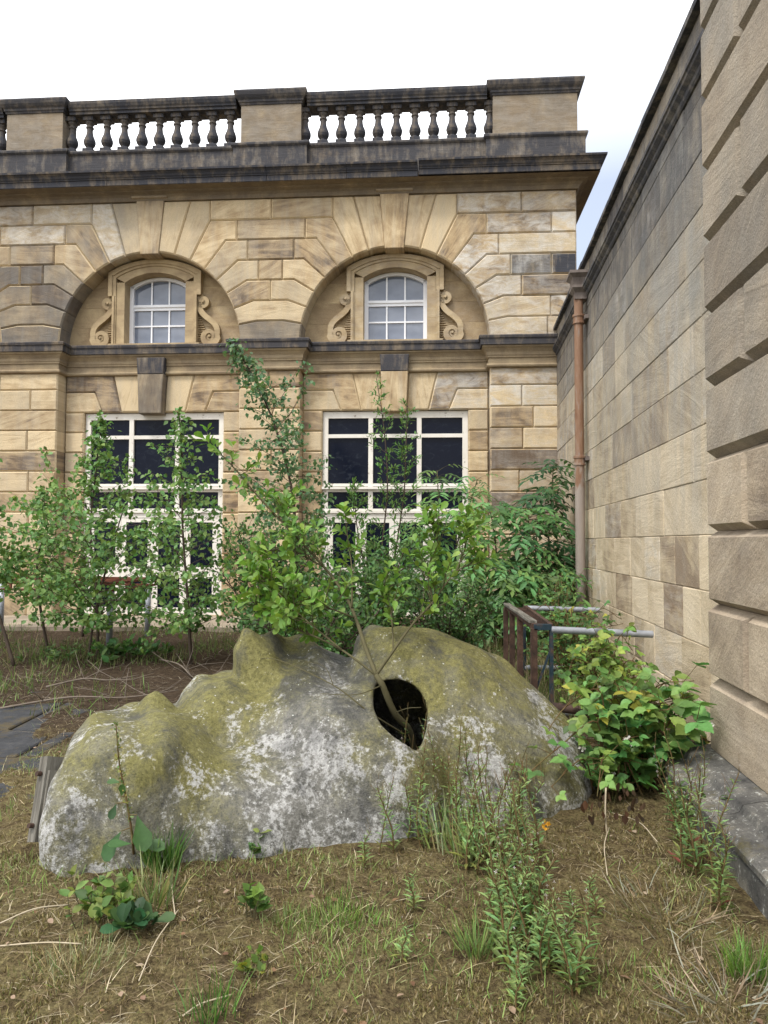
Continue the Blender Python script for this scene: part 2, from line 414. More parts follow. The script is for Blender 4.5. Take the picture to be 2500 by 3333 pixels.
def plinth_mat():
    t = NT('blackened_stone_with_pale_lichen'); ob = t.obj()
    n1 = t.noise(ob, 4, 6, .7); n2 = t.noise(t.scale(ob, (1, 1, .6)), 42, 5, .7); n3 = t.noise(ob, 90, 4, .7)
    c = t.ramp(n1, [(.3, (.035, .035, .035)), (.5, (.12, .115, .105)), (.7, (.27, .245, .20))])
    k = t.math('ADD', t.math('MULTIPLY', n2, .8), t.math('MULTIPLY', n1, .35))
    c = t.mix(t.ramp(k, [(.645, 0), (.69, .9)]), c, (.42, .43, .40))
    c = t.mix(t.ramp(t.noise(ob, 2.2, 6, .7), [(.58, 0), (.68, .8)]), c, (.10, .085, .03))
    t.color(t.mix(.6, c, t.ramp(n3, [(.3, .5), (.7, 1.3)]), 'MULTIPLY')); t.rough(.95); t.bump(t.math('ADD', n2, t.math('MULTIPLY', n3, .5)), .7, .012); return t.mat
M['plinth'] = plinth_mat()
M['bark'] = plain('brown_bark', (.035, .024, .018), (.10, .075, .055), 14)
M['bark_green'] = plain('olive_bark', (.05, .045, .02), (.13, .115, .06), 14)
M['red_stem'] = plain('red_green_stem', (.13, .03, .025), (.10, .13, .04), 11)
M['dead_wood'] = plain('grey_dead_wood', (.09, .07, .055), (.24, .20, .16), 9)
M['dry'] = plain('dry_straw', (.30, .24, .15), (.55, .48, .36), 9)
M['flower'] = plain('pale_pink_flower', (.75, .68, .70), (.82, .80, .78), 9)
M['yellow'] = plain('orange_yellow_petal', (.75, .36, .03), (.80, .50, .06), 9)

def leaf_mat(name, trans=.34, gloss=.35):
    """leaf colour comes with each leaf in col; light passes through the blade"""
    t = NT(name)
    _, _, _, _, c = t.attr()
    v = t.mix(.35, c, t.ramp(t.noise(t.obj(), 40, 3), [(.3, .6), (.7, 1.35)]), 'MULTIPLY')
    t.color(v); t.rough(.5); t.set(t.b.inputs["Specular IOR Level"], gloss)
    tr = t.n("ShaderNodeBsdfTranslucent"); t.set(tr.inputs[0], t.mix(.5, v, (1.1, 1.35, .45), 'MULTIPLY'))
    ms = t.n("ShaderNodeMixShader"); ms.inputs[0].default_value = trans
    t.t.links.new(t.b.outputs[0], ms.inputs[1]); t.t.links.new(tr.outputs[0], ms.inputs[2]); t.t.links.new(ms.outputs[0], t.out.inputs[0])
    return t.mat
M['leaf'] = leaf_mat('leaf')
M['blade'] = leaf_mat('grass_blade', .25, .2)

def ground_mat():
    t = NT('mossy_ground'); p = t.geo()
    n1 = t.noise(p, 1.3, 6, .65); n2 = t.noise(p, 14, 7, .75); n3 = t.noise(p, 70, 5, .78)
    c = t.ramp(t.math('ADD', t.math('MULTIPLY', n1, .35), t.math('MULTIPLY', n2, .65)),
               [(.36, (.05, .036, .024)), (.46, (.14, .105, .055)), (.55, (.215, .175, .085)), (.66, (.25, .22, .10))])
    c = t.mix(.9, c, t.ramp(n3, [(.32, .2), (.68, 1.7)]), 'MULTIPLY')
    sp = t.n("ShaderNodeSeparateXYZ"); t.set(sp.inputs[0], p)
    far = t.ramp(t.math('ADD', t.math('MULTIPLY', sp.outputs[1], .1), t.math('MULTIPLY', n1, .25)), [(.62, 0), (.78, 1)])
    soil = t.ramp(n2, [(.3, (.028, .020, .014)), (.55, (.085, .06, .04)), (.75, (.17, .135, .095))])
    c = t.mix(far, c, t.mix(.7, soil, t.ramp(n3, [(.3, .4), (.7, 1.5)]), 'MULTIPLY'))
    t.color(c); t.rough(1.0); t.set(t.b.inputs["Specular IOR Level"], .05)
    t.bump(t.math('ADD', n2, t.math('MULTIPLY', n3, .6)), 1.0, .04); return t.mat
M['ground'] = ground_mat()
def paving_mat():
    t = NT('dark_paving'); p = t.geo()
    n2 = t.noise(p, 7, 6, .7); n3 = t.noise(p, 50, 4, .7)
    c = t.ramp(n2, [(.3, (.018, .019, .021)), (.6, (.045, .046, .05)), (.8, (.09, .08, .065))])
    mo = t.ramp(t.noise(p, 3.2, 7, .7), [(.52, 0), (.62, 1)])
    c = t.mix(mo, c, (.07, .055, .03))
    t.color(t.mix(.5, c, t.ramp(n3, [(.3, .6), (.7, 1.3)]), 'MULTIPLY')); t.rough(.8); t.bump(n3, .4, .01); return t.mat
M['paving'] = paving_mat()

# ------------------------------------------------------------------ ground
def ground_h(x, y):
    h = .035 * mnoise.noise((x * .7, y * .7, 3.1)) + .022 * mnoise.noise((x * 2.3, y * 2.3, 7.7)) + .012 * mnoise.noise((x * 6.5, y * 6.5, 1.3))
    if y < 6: h += .011 * mnoise.noise((x * 15, y * 15, 5.3)) + .006 * mnoise.noise((x * 31, y * 31, 2.2))
    if -7 < x < -1.6 and 3.6 < y < 7.4:
        e = min(x + 7, -2.2 - (y - 3.9) * .30 - x, y - 3.9, 7.15 - y)
        h -= .11 * max(0, min(1, e / .35 + .6 * mnoise.noise((x * 1.6, y * 1.6, 9.9))))
    return h if y < 14 else h * .2
def build_ground():
    xs = np.concatenate([[-120, -60, -30, -16], np.arange(-9, -3, .1), np.arange(-3, 3.01, .035), np.arange(3.1, 4.01, .1), [8, 16, 30, 60, 120]])
    ys = np.concatenate([[-120, -60, -25, -8, -3], np.arange(-.5, 1.9, .15), np.arange(1.9, 5.0, .033), np.arange(5.0, 7.5, .07), np.arange(7.5, 15.6, .15), [18, 30, 60, 120]])
    V = np.zeros((len(ys), len(xs), 3))
    for j, y in enumerate(ys):
        for i, x in enumerate(xs):
            V[j, i] = (x, y, ground_h(x, y))
    nx = len(xs)
    J, I = np.meshgrid(np.arange(len(ys) - 1), np.arange(nx - 1), indexing='ij')
    a = (J * nx + I).ravel()
    F = np.stack([a, a + 1, a + 1 + nx, a + nx], 1)
    return np_mesh('ground', V.reshape(-1, 3), F, M['ground'], smooth=True)
ground = tag(build_ground(), kind='structure')

pv = MB()
random.seed(3)
y = 3.9
while y < 7.1:
    x = -6.6
    xe = -2.25 - (y - 3.9) * .28
    dy = .78
    while x < xe:
        dx = random.uniform(.75, 1.05)
        x1 = min(x + dx, xe + .12)
        z = .0 + random.uniform(-.006, .006)
        pv.block([(x + .012, y), (x1 - .012, y), (x1 - .012, y + dy - .022), (x + .012, y + dy - .022)], 0, -.1, .012, .01)
        # stand the block up as a slab: (u, -w, v) -> (u, v, w)
        x += dx
    y += dy
pv.v = [(a[0], a[2], -.004 - a[1]) for a in pv.v]
paving = tag(pv.build('paving', M['paving']), kind='structure')
pt = MB()
pt.box(-9.5, -.6, 12.95, 13.2, -.1, .075); pt.box(-9.5, -.6, 13.22, 15.0, -.1, .06)
tag(pt.build('path', M['stone_pier']), kind='structure')

# ------------------------------------------------------------------ the stone building
OY = 15.3
bld = thing('stone_building', 'long blackened sandstone classical building with round arches and a balustrade', 'building', (0, OY, 0), R(-4))
P = .34; AR = 5.85; RA = 1.985; TOP = 8.94
CEN = [-10.34, -5.06, .22]
PIL = [(-8.36, -7.05), (-3.07, -1.76), (2.21, 4.0)]
random.seed(21)
def stain(u, v):
    tone = random.uniform(.22, .82); g = random.uniform(.0, .45); li = 0.0; so = 0.0
    if v > 5.8:
        g += .28 if u < -3.9 else .05
        if u < -6.6 and v < 7.5: g += .45; tone -= .2; so = .3
    if v > 5.8 and u > 1.6: li = random.uniform(.35, .9); tone -= .08; g += .18
    if v > 8.0 and u < -5.9: li = random.uniform(.3, .8)
    if u > 2.3 and 7.15 < v < 7.65: so = random.uniform(.35, .7); g += .2
    if u > 3.45 and 7.15 < v < 7.65: so = 1.0
    if u > 3.2 and 6.7 < v < 8.1: so = max(so, random.uniform(.2, .5))
    if -3.2 < u < -1.6 and v < 6.3 and v > 5.8: g = .85; so = .25
    if 1.2 < u < 4 and 4.3 < v < 5.3: li = random.uniform(.4, .8)
    if 2.2 < u < 4 and v < 4.4: tone -= random.uniform(0, .2); li = random.uniform(0, .4)
    if v < 4.4 and u < -6.5 : tone += .05
    return (min(max(tone, .02), 1), min(g, 1), li, so)
wall = MB()
def blk(poly, wf, wb, rot=None, bev=.028, bd=.036, col=None, mb=None):
    cu = sum(p[0] for p in poly) / len(poly); cv = sum(p[1] for p in poly) / len(poly)
    if rot is None: rot = random.choice([random.uniform(-.12, .12)] * 2 + [random.uniform(-.6, .6)])
    col = col or stain(cu, cv)
    bc = None if random.random() < .45 else (min(1, col[0] + random.uniform(.15, .5)), col[1] * .3, col[2], col[3] * .5)   # pale repointing in the joint
    (mb or wall).block(poly, wf + random.uniform(-.005, .005), wb, bev, bd, .003, rot, col, bc=bc)
th = [math.pi / 17 * k for k in range(9)]
vk = [AR + .44 * k for k in range(7)] + [TOP]
def ip(c, s, a, r=RA): return (c + s * r * math.cos(a), AR + r * math.sin(a))
def arc(c, s, k0, k1, n=4): return [ip(c, s, th[k0] + (th[k1] - th[k0]) * i / n) for i in range(n + 1)]
def pk(c, s, k):
    r = (vk[k] - AR) / math.sin(th[k]); return (c + s * r * math.cos(th[k]), vk[k])
TW = -.12                      # tympanum plane
def strip(c, s, k, xe):
    """voussoir k of the arch about c on side s, tailing level into the wall up to u = xe"""
    p = arc(c, s, k - 1, k) + [pk(c, s, k), (xe, vk[k]), (xe, vk[k - 1])]
    if k > 1: p.append(pk(c, s, k - 1))
    mid = (th[k - 1] + th[k]) / 2
    blk(p, P, TW, s * mid * random.uniform(.3, .95))
def crown(c):
    for s in (1, -1):
        x6 = pk(c, s, 6)
        j7 = (c + s * (TOP - AR) / math.tan(th[7]), TOP); j8 = (c + s * (TOP - AR) / math.tan(th[8]), TOP)
        blk(arc(c, s, 6, 7) + [j7, (x6[0], TOP), x6], P, TW, s * th[6] * 1.05)
        blk(arc(c, s, 7, 8) + [j8, j7], P, TW, s * th[7] * 1.05)
def band(x0, x1, k, joints):
    xs = [x0] + joints + [x1]
    for a, b in zip(xs, xs[1:]): blk([(a, vk[k - 1]), (b, vk[k - 1]), (b, vk[k]), (a, vk[k])], P, TW)
for c in CEN: crown(c)
for ca, cb in zip(CEN, CEN[1:]):
    m = (ca + cb) / 2
    for k in (1, 2):
        a = arc(ca, 1, k - 1, k) + [pk(ca, 1, k), pk(cb, -1, k)] + arc(cb, -1, k - 1, k)[::-1]
        if k > 1: a += [pk(cb, -1, k - 1), pk(ca, 1, k - 1)]
        if k == 1: blk(a, P, TW, random.uniform(-.1, .1))
        else:
            blk(a, P, TW, random.uniform(-.15, .15))
    for k, hw in ((3, 0), (4, .26), (5, .50), (6, .74)):
        strip(ca, 1, k, m - hw); strip(cb, -1, k, m + hw)
        if hw: band(m - hw, m + hw, k, [])
    xa = pk(ca, 1, 6)[0]; xb = pk(cb, -1, 6)[0]
    band(xa, xb, 7, [m])
c = CEN[2]
for k, js in ((1, [3.40]), (2, [3.46]), (3, [2.87]), (4, [2.64, 3.48]), (5, [2.40]), (6, [2.14, 3.49])):
    strip(c, 1, k, js[0]); band(js[0], 4.0, k, js[1:])
band(pk(c, 1, 6)[0], 4.0, 7, [2.87])
# pilasters below the string course
vr = [-.1, .44, .885, 1.33, 1.77, 2.215, 2.655, 3.10, 3.54, 3.98, 4.42, 4.865, 5.23]
for i, (a, b) in enumerate(PIL):
    for r in range(12):
        v0, v1 = vr[r], vr[r + 1]
        js = [] if (r + i) % 2 == 1 else [a + (b - a) * (.52 if i < 2 else .36) + random.uniform(-.05, .05)]
        if i == 2 and not js and r % 3 == 0: js = [3.1]
        xs = [a] + js + [b]
        for x0, x1 in zip(xs, xs[1:]): blk([(x0, v0), (x1, v0), (x1, v1), (x0, v1)], P, -.05, bev=.026)
# bay walls: jambs and flat arches over the tall windows
HW = 1.555
for c in CEN:
    for s in (1, -1):
        e = c + s * 1.985
        f = lambda du, v: (c + s * du, v)
        for r in range(10):
            js = []
            blk([f(HW, vr[r]), (e, vr[r]), (e, vr[r + 1]), f(HW, vr[r + 1])], 0, -.35)
        blk([f(1.15, 4.42), (e, 4.42), (e, 4.865), f(1.33, 4.865)], 0, -.35)
        blk([f(.72, 4.42), f(1.15, 4.42), f(1.33, 4.865), (e, 4.865), (e, 5.24), f(.91, 5.24)], 0, -.35, s * .1)
        blk([f(.25, 4.42), f(.72, 4.42), f(.91, 5.24), f(.29, 5.24)], 0, -.35, 1.5 + s * .2)
# tympana: plain courses cut to the arch, opening left for the window
RT = RA + .03
WO = .70
for c in CEN:
    tymp = MB()
    rows = [5.84, 6.33, 6.78, 7.22, 7.56, 7.87]
    for v0, v1 in zip(rows, rows[1:]):
        for s in (1, -1):
            pts = []
            x = lambda v: math.sqrt(max(RT * RT - max(v - AR, 0) ** 2, .0004))
            inner0 = WO if v0 < 7.3 else 0.0
            if c == CEN[0]: inner0 = 0.0
            for j in range(5): pts.append((c + s * x(v0 + (v1 - v0) * j / 4), v0 + (v1 - v0) * j / 4))
            pts += [(c + s * inner0, v1), (c + s * inner0, v0)]
            tymp.block(pts, TW, TW - .1, .003, .004, .001, random.uniform(-.1, .1), (random.uniform(.4, .7), .15, .1 if s > 0 else .0, .0))
    tymp.build('tympanum', M['stone_smooth'], bld)
wall.box(-13.0, 3.97, .6, 6.0, -.1, 10.1, col=(.4, .4, 0, 0))
wall.box(CEN[0] - 1.6, CEN[0] + 1.6, .2, .5, -.1, 4.5, col=(.4, .4, 0, 0))
wall.build('wall', M['stone'], bld)
# arch keystones
for c in CEN[1:]:
    k = MB(); a = th[8] + .012
    k.block([(c - .2, AR + RA - .055), (c + .2, AR + RA - .055), (c + .31, TOP + .02), (c - .31, TOP + .02)], P + .03, TW, .012, .012, .001, 1.52, (random.uniform(.4, .55), .45 if c < -1 else .1, 0, 0))
    k.block([(c - .40, TOP + .03), (c + .40, TOP + .03), (c + .42, TOP + .13), (c - .42, TOP + .13)], P + .085, P - .1, .02, .05, .001, 0, (.45, .5, 0, .2))
    k.build('keystone', M['stone'], bld)
    k = MB()
    k.block([(c - .25, 4.36), (c + .25, 4.36), (c + .29, 5.215), (c - .29, 5.215)], .2, -.35, .014, .014, .001, 1.5, (.5, .55 if c < -1 else .1, 0, .55 if c < -1 else .06))
    k.block([(c - .285, 5.215), (c + .285, 5.215), (c + .31, 5.575), (c - .31, 5.575)], .205, -.1, .012, .012, .001, 1.5, (.3, .6, 0, .95))
    k.build('window_keystone', M['stone'], bld)
# string course, cornice, parapet
sp_path = [(-12.4, 0), (-8.36, 0), (-8.36, P), (-7.05, P), (-7.05, 0), (-3.07, 0), (-3.07, P), (-1.76, P), (-1.76, 0), (2.21, 0), (2.21, P), (4.0, P), (4.0, -3)]
s_low = [(-.02, 5.215), (.03, 5.22), (.065, 5.235), (.075, 5.265), (.06, 5.295), (.03, 5.30), (.03, 5.42), (.055, 5.425), (.055, 5.455), (.07, 5.475), (.07, 5.53), (.085, 5.555), (.12, 5.60), (.155, 5.625), (.16, 5.655)]
s_top = [(.16, 5.655), (.20, 5.66), (.205, 5.785), (.225, 5.79), (.235, 5.835), (.22, 5.855), (-.14, 5.862)]
m_ = MB(); m_.sweep(sp_path, s_low, (.62, .3, 0, .30)); m_.build('string_course', M['stone_smooth'], bld)
m_ = MB(); m_.sweep(sp_path, s_top, (.42, .5, 0, .95)); m_.build('string_course_top', M['stone_smooth'], bld)
cp = [(-13.0, P), (4.0, P), (4.0, -5)]
m_ = MB(); m_.sweep(cp, [(-.05, 8.935), (.03, 8.94), (.045, 8.975), (.06, 9.01), (.11, 9.05), (.20, 9.075), (.21, 9.095), (.40, 9.105)], (.5, .6, 0, .45)); m_.build('bed_mould', M['stone_smooth'], bld)
m_ = MB()
cor = [(.40, 9.105), (.41, 9.115), (.41, 9.225), (.43, 9.23), (.43, 9.245), (.415, 9.25), (.43, 9.265), (.44, 9.275), (.455, 9.31), (.49, 9.345), (.515, 9.355), (.52, 9.395), (.10, 9.43), (-.3, 9.43)]
cj = [-13.0, -8.9, -5.85, -4.2, -2.43, -.75, .72]
for a, b in zip(cj, cj[1:]): 
    z_ = random.uniform(-.006, .006); m_.sweep([(a + .004, P + z_), (b - .004, P + z_)], cor, (.4, .6, 0, 1))
m_.sweep([(.735, P), (4.0, P), (4.0, -5)], [(o, v + .03) for o, v in cor], (.4, .6, 0, 1))
m_.build('cornice', M['stone_smooth'], bld)
par = bpy.data.objects.new('balustrade', None); COL.objects.link(par); par.parent = bld
pp = [(-13, P), (-8.45, P), (-8.45, P + .12), (-6.91, P + .12), (-6.91, P), (-3.23, P), (-3.23, P + .12), (-1.64, P + .12), (-1.64, P), (2.13, P), (2.13, P + .12), (4.17, P + .12), (4.17, -3.5)]
m_ = MB(); m_.sweep(pp, [(0, 9.40), (0, 10.0), (.02, 10.015), (.045, 10.04), (.05, 10.075), (.03, 10.10), (-.06, 10.13), (-.62, 10.135)], (.4, .8, .25, .95)); m_.build('base_course', M['stone_smooth'], par)
PED = [(-8.31, -7.04), (-3.08, -1.78), (2.28, 4.02)]
for i, (a, b) in enumerate(PED):
    m_ = MB()
    m_.box(a, b, -(P + .05), -(P - .55), 10.10, 10.975, (.45, .75, .18, .26))
    pd = m_.build('pedestal', M['stone_smooth'], par)
    m_ = MB()
    cpf = [(0, 10.955), (.02, 10.96), (.03, 10.995), (.05, 11.01), (.055, 11.05), (.09, 11.085), (.12, 11.13), (.14, 11.20), (.13, 11.235), (-.05, 11.25)]
    m_.sweep([(a, P - .55), (a, P + .05), (b, P + .05), (b, P - .55)], cpf, (.42, .9, .1, .95))
    m_.box(a + .02, b - .02, -(P + .03), -(P - .55), 11.0, 11.249, (.4, .7, 0, .7))
    m_.build('pedestal_cap', M['stone_smooth'], pd)
rl = [(-.38, 10.935), (0, 10.935), (.0, 10.985), (.03, 11.0), (.035, 11.03), (.06, 11.06), (.085, 11.12), (.09, 11.175), (.06, 11.20), (-.38, 11.205)]
for a, b in ((-13, -8.42), (-6.92, -3.2), (-1.66, 2.16)):
    m_ = MB(); m_.sweep([(a, P), (b, P)], rl, (.4, .9, .1, 1)); m_.build('rail', M['stone_smooth'], par)
bal = MB()
def sq(z0, z1, h, c=(.40, .9, .02, 1)): bal.box(-h, h, -h, h, z0, z1, c)
sq(0, .085, .125); sq(.715, .81, .125)
bal.lathe((0, 0, 0), [(.105, .085), (.105, .10), (.085, .12), (.075, .135), (.09, .155), (.128, .20), (.142, .25), (.138, .29), (.118, .345), (.092, .40), (.076, .46), (.070, .52), (.072, .565), (.092, .575), (.092, .60), (.072, .61), (.070, .635), (.085, .655), (.10, .675), (.108, .715)], 16, (.40, .9, .02, 1))
b0 = bal.build('baluster', M['stone_smooth'], par)
first = True
for st in (-6.93, -1.73):
    for k in range(11):
        u = st + .3955 * k
        o = b0 if first else b0.copy()
        if not first: COL.objects.link(o); o.parent = par
        first = False
        o.location = (u, -(P - .17), 10.13); o.rotation_euler = (0, 0, 0); o.scale = (.9, .9, 1)
for u in (-8.55,):
    o = b0.copy(); COL.objects.link(o); o.parent = par; o.location = (u, -(P - .17), 10.13)

# tall french windows
def french(c):
    wnd = bpy.data.objects.new('french_window', None); COL.objects.link(wnd); wnd.parent = bld; wnd.location = (c, .14, 0)
    f = MB()
    B = lambda x0, x1, z0, z1, y0=-.04, y1=.05: f.box(x0, x1, y0, y1, z0, z1)
    B(-1.555, -1.44, 0, 4.41); B(1.44, 1.555, 0, 4.41); B(-1.44, 1.44, 4.27, 4.41)
    for x in (-.52, .52): B(x - .05, x + .05, 2.10, 4.27, -.038, .05)
    for a, b in ((-1.44, -.57), (-.47, .47), (.57, 1.44)):
        B(a, b, 3.845, 3.925, -.035, .048); B(a, b, 2.80, 2.86, -.034, .048); B(a, b, 2.68, 2.76, -.034, .048); B(a, b, 2.26, 2.32, -.034, .048)
    f.box(-1.56, 1.56, -.115, -.042, 2.735, 2.785); f.box(-1.56, 1.56, -.075, -.041, 2.225, 2.275)
    B(-1.44, 1.44, 2.12, 2.24, -.036, .05)
    f.build('frame', M['paint'], wnd)
    gl = MB()
    gl.box(-1.50, 1.50, .02, .03, 2.2, 4.36); gl.build('pane', M['glass_dark'], wnd)
    for cx in (-1.08, -.36, .36, 1.08):
        d = MB(); h = .357
        L = .112
        d.box(cx - h, cx - h + L, -.028, .04, .02, 2.115); d.box(cx + h - L, cx + h, -.028, .04, .02, 2.115)
        for z0, z1 in ((.02, .17), (.80, 1.05), (2.02, 2.115)): d.box(cx - h + L, cx + h - L, -.024, .036, z0, z1)
        do = d.build('door', M['paint'], wnd)
        g2 = MB(); g2.box(cx - h + L - .01, cx + h - L + .01, .0, .008, .16, 2.03); g2.build('pane', M['glass_dark'], do)
    s_ = MB(); s_.box(-1.75, 1.75, -.32, .06, -.1, .02); s_.build('door_sill', M['stone_smooth'], wnd)
    return wnd
for c in CEN[1:]: french(c)

# arched sash windows with their carved surrounds
def bez(p0, p1, p2, p3, n):
    return [((1 - t) ** 3 * p0[0] + 3 * (1 - t) ** 2 * t * p1[0] + 3 * (1 - t) * t * t * p2[0] + t ** 3 * p3[0],
             (1 - t) ** 3 * p0[1] + 3 * (1 - t) ** 2 * t * p1[1] + 3 * (1 - t) * t * t * p2[1] + t ** 3 * p3[1]) for t in [i / n for i in range(n + 1)]]
def seg_arc(hw, v_spring, v_crown, n=12):
    h = v_crown - v_spring; r = (hw * hw + h * h) / (2 * h); cy = v_crown - r; a = math.asin(hw / r)
    return [(r * math.sin(-a + 2 * a * i / n), cy + r * math.cos(-a + 2 * a * i / n)) for i in range(n + 1)]
def strip_solid(mb, lo, hi, w0, w1, col):
    """solid between two matching polylines in the (u, v) plane, front at w1, back at w0"""
    n = len(lo)
    b = mb.add([(p[0], -w1, p[1]) for p in lo] + [(p[0], -w1, p[1]) for p in hi] + [(p[0], -w0, p[1]) for p in lo] + [(p[0], -w0, p[1]) for p in hi])
    U = lambda *ii: [(mb.v[b + i][0], mb.v[b + i][2] + mb.v[b + i][1]) for i in ii]
    for i in range(n - 1):
        for q in ((i, i + 1, n + i + 1, n + i), (n + i, n + i + 1, 3 * n + i + 1, 3 * n + i), (i + 1, i, 2 * n + i, 2 * n + i + 1)):
            mb.face([b + j for j in q], U(*q), col)
    for q in ((0, n, 3 * n, 2 * n), (2 * n - 1, n - 1, 3 * n - 1, 4 * n - 1)): mb.face([b + j for j in q], U(*q), col)
def arched(c, lime):
    aw = bpy.data.objects.new('arched_window', None); COL.objects.link(aw); aw.parent = bld; aw.location = (c, 0, 0)
    cs = (.62, .12, lime, .06)
    sr = MB()
    F_ = TW + .13
    for s in (1, -1):
        strip_solid(sr, [(s * .685, 5.925), (s * .685, 7.30)], [(s * .87, 5.925), (s * .87, 7.30)], TW - .3, F_, cs)
        strip_solid(sr, [(s * .872, 5.925), (s * .872, 6.985)], [(s * .90, 5.925), (s * .90, 6.985)], TW - .05, F_ + .025, cs)
        strip_solid(sr, [(s * .902, 5.925), (s * .902, 6.985)], [(s * .95, 5.925), (s * .95, 6.985)], TW - .05, F_ + .05, cs)
    n = 14
    inner = seg_arc(.685, 7.30, 7.51, n)
    o1 = [(p[0] * 1.28, p[1] + .0) for p in seg_arc(.685, 7.40, 7.65, n)]
    o2 = [(p[0] * 1.36, p[1]) for p in seg_arc(.685, 7.44, 7.70, n)]
    o3 = [(p[0] * 1.52, p[1]) for p in seg_arc(.685, 7.51, 7.785, n)]
    strip_solid(sr, inner, o1, TW - .3, F_ + .001, cs)
    strip_solid(sr, o1, o2, TW - .05, F_ + .028, cs)
    strip_solid(sr, o2, o3, TW - .05, F_ + .055, cs)
    for s in (1, -1):      # ears
        strip_solid(sr, [(s * .875, 6.99), (s * .875, 7.42)], [(s * .95, 6.99), (s * .95, 7.46)], TW - .05, F_ + .03, cs)
        strip_solid(sr, [(s * .952, 6.985), (s * .952, 7.45)], [(s * 1.04, 6.985), (s * 1.04, 7.51)], TW - .05, F_ + .057, cs)
    sr.box(-1.02, 1.02, -(F_ + .07), -(TW - .3), 5.865, 5.924, cs)
    sr.box(-1.52, -1.03, -(F_ + .05), -(TW - .02), 5.865, 5.90, cs); sr.box(1.03, 1.52, -(F_ + .05), -(TW - .02), 5.865, 5.90, cs)
    su = sr.build('window_surround', M['stone_smooth'], aw)
    for s in (1, -1):
        sc = MB()
        C1 = (1.075, 6.845); C2 = (1.225, 6.075)
        pts = [];
        for i in range(30):                       # upper volute, ends on its inner side heading down
            t = i / 29; a = math.pi + 2 * math.pi * 1.75 * (1 - t) ; r = .022 + .075 * t
            pts.append((C1[0] + r * math.cos(a), C1[1] + r * math.sin(a), .012 + .045 * min(1, t * 1.6)))
        e = pts[-1]
        S = bez((e[0], e[1]), (e[0] + .0, e[1] - .42), (C2[0] + .24, C2[1] + .42), (C2[0] + .165, C2[1] + .02), 22)
        pts += [(p[0], p[1], .06) for p in S[1:]]
        for i in range(1, 34):
            t = i / 33; a = -2 * math.pi * 1.6 * t + .1; r = .165 * (1 - t) ** .8 + .018
            pts.append((C2[0] + r * math.cos(a), C2[1] + r * math.sin(a), .062 * (1 - t) + .012))
        lo = []; hi = []
        for i, p in enumerate(pts):
            q0 = pts[max(i - 1, 0)]; q1 = pts[min(i + 1, len(pts) - 1)]
            d = Vector((q1[0] - q0[0], q1[1] - q0[1])).normalized(); nn = Vector((-d.y, d.x))
            lo.append((s * (p[0] - nn.x * p[2]), p[1] - nn.y * p[2])); hi.append((s * (p[0] + nn.x * p[2]), p[1] + nn.y * p[2]))
        strip_solid(sc, lo, hi, TW - .02, TW + .12, cs)
        for C, r, d in ((C1, .098, .085), (C2, .155, .085)):    # volute discs
            b = [(s * (C[0] + r * math.cos(2 * math.pi * k / 18)), C[1] + r * math.sin(2 * math.pi * k / 18)) for k in range(18)]
            sc.block(b, TW + d, TW - .02, .012, .012, 0, 0, cs)
        for C, r in ((C1, .03), (C2, .03)):
            b = [(s * (C[0] + r * math.cos(2 * math.pi * k / 10)), C[1] + r * math.sin(2 * math.pi * k / 10)) for k in range(10)]
            sc.block(b, TW + .15, TW, .01, .01, 0, 0, cs)
        for k, (du, dv, rr) in enumerate(((.985, 6.98, .05), (1.02, 7.0, .045), (1.055, 6.975, .04), (.965, 6.93, .045))):   # little leaf over the scroll
            b = [(s * (du + rr * .7 * math.cos(2 * math.pi * q / 10)), dv + rr * 1.3 * math.sin(2 * math.pi * q / 10) - .01) for q in range(10)]
            sc.block(b, TW + .09 + .008 * k, TW, .015, .02, 0, 0, cs)
        v = 5.945
        while v < 6.52:                            # reeded panel between scroll and jamb
            t = (6.75 - v)
            ue = min(1.12, .99 + max(0, (6.52 - v)) * .42)
            pr = [(TW - .02, v), (TW + .035, v + .008), (TW + .045, v + .022), (TW + .035, v + .036), (TW - .02, v + .044)]
            b1 = sc.add([(s * .94, -w_, vv) for w_, vv in pr]); b2 = sc.add([(s * ue, -w_, vv) for w_, vv in pr])
            for q in range(4): sc.face([b1 + q, b2 + q, b2 + q + 1, b1 + q + 1] if s > 0 else [b1 + q + 1, b2 + q + 1, b2 + q, b1 + q], None, cs)
            v += .05
        sc.build('scroll', M['stone_smooth'], su)
    # sashes
    fr = MB(); yb = -(TW - .18)
    B = lambda x0, x1, z0, z1, y0, y1: fr.box(x0, x1, y0, y1, z0, z1)
    B(-.684, -.60, 5.925, 7.31, yb - .03, yb + .06); B(.60, .684, 5.925, 7.31, yb - .03, yb + .06)
    B(-.60, .60, 5.925, 6.01, yb - .035, yb + .06)
    a_in = [(p[0], p[1]) for p in seg_arc(.60, 7.25, 7.435, 12)]; a_out = [(p[0], p[1]) for p in seg_arc(.684, 7.295, 7.50, 12)]
    strip_solid(fr, a_in, a_out, -(yb + .06), -(yb - .03), (.5, .5, 0, 0))
    B(-.6, .6, 6.835, 6.89, yb - .01, yb + .05)
    for x in (-.2, .2):
        B(x - .016, x + .016, 6.89, 7.42, yb + .012, yb + .045); B(x - .016, x + .016, 6.01, 6.79, yb + .03, yb + .06)
    B(-.6, .6, 6.40, 6.432, yb + .028, yb + .06); B(-.6, .6, 6.77, 6.835, yb + .02, yb + .062)
    fr.build('sash_frame', M['sash'], aw)
    g = MB(); g.box(-.61, .61, yb + .047, yb + .052, 6.86, 7.45); g.box(-.61, .61, yb + .063, yb + .068, 6.0, 6.80); g.build('pane', M['glass_sky'], aw)
arched(CEN[1], .0); arched(CEN[2], .15)

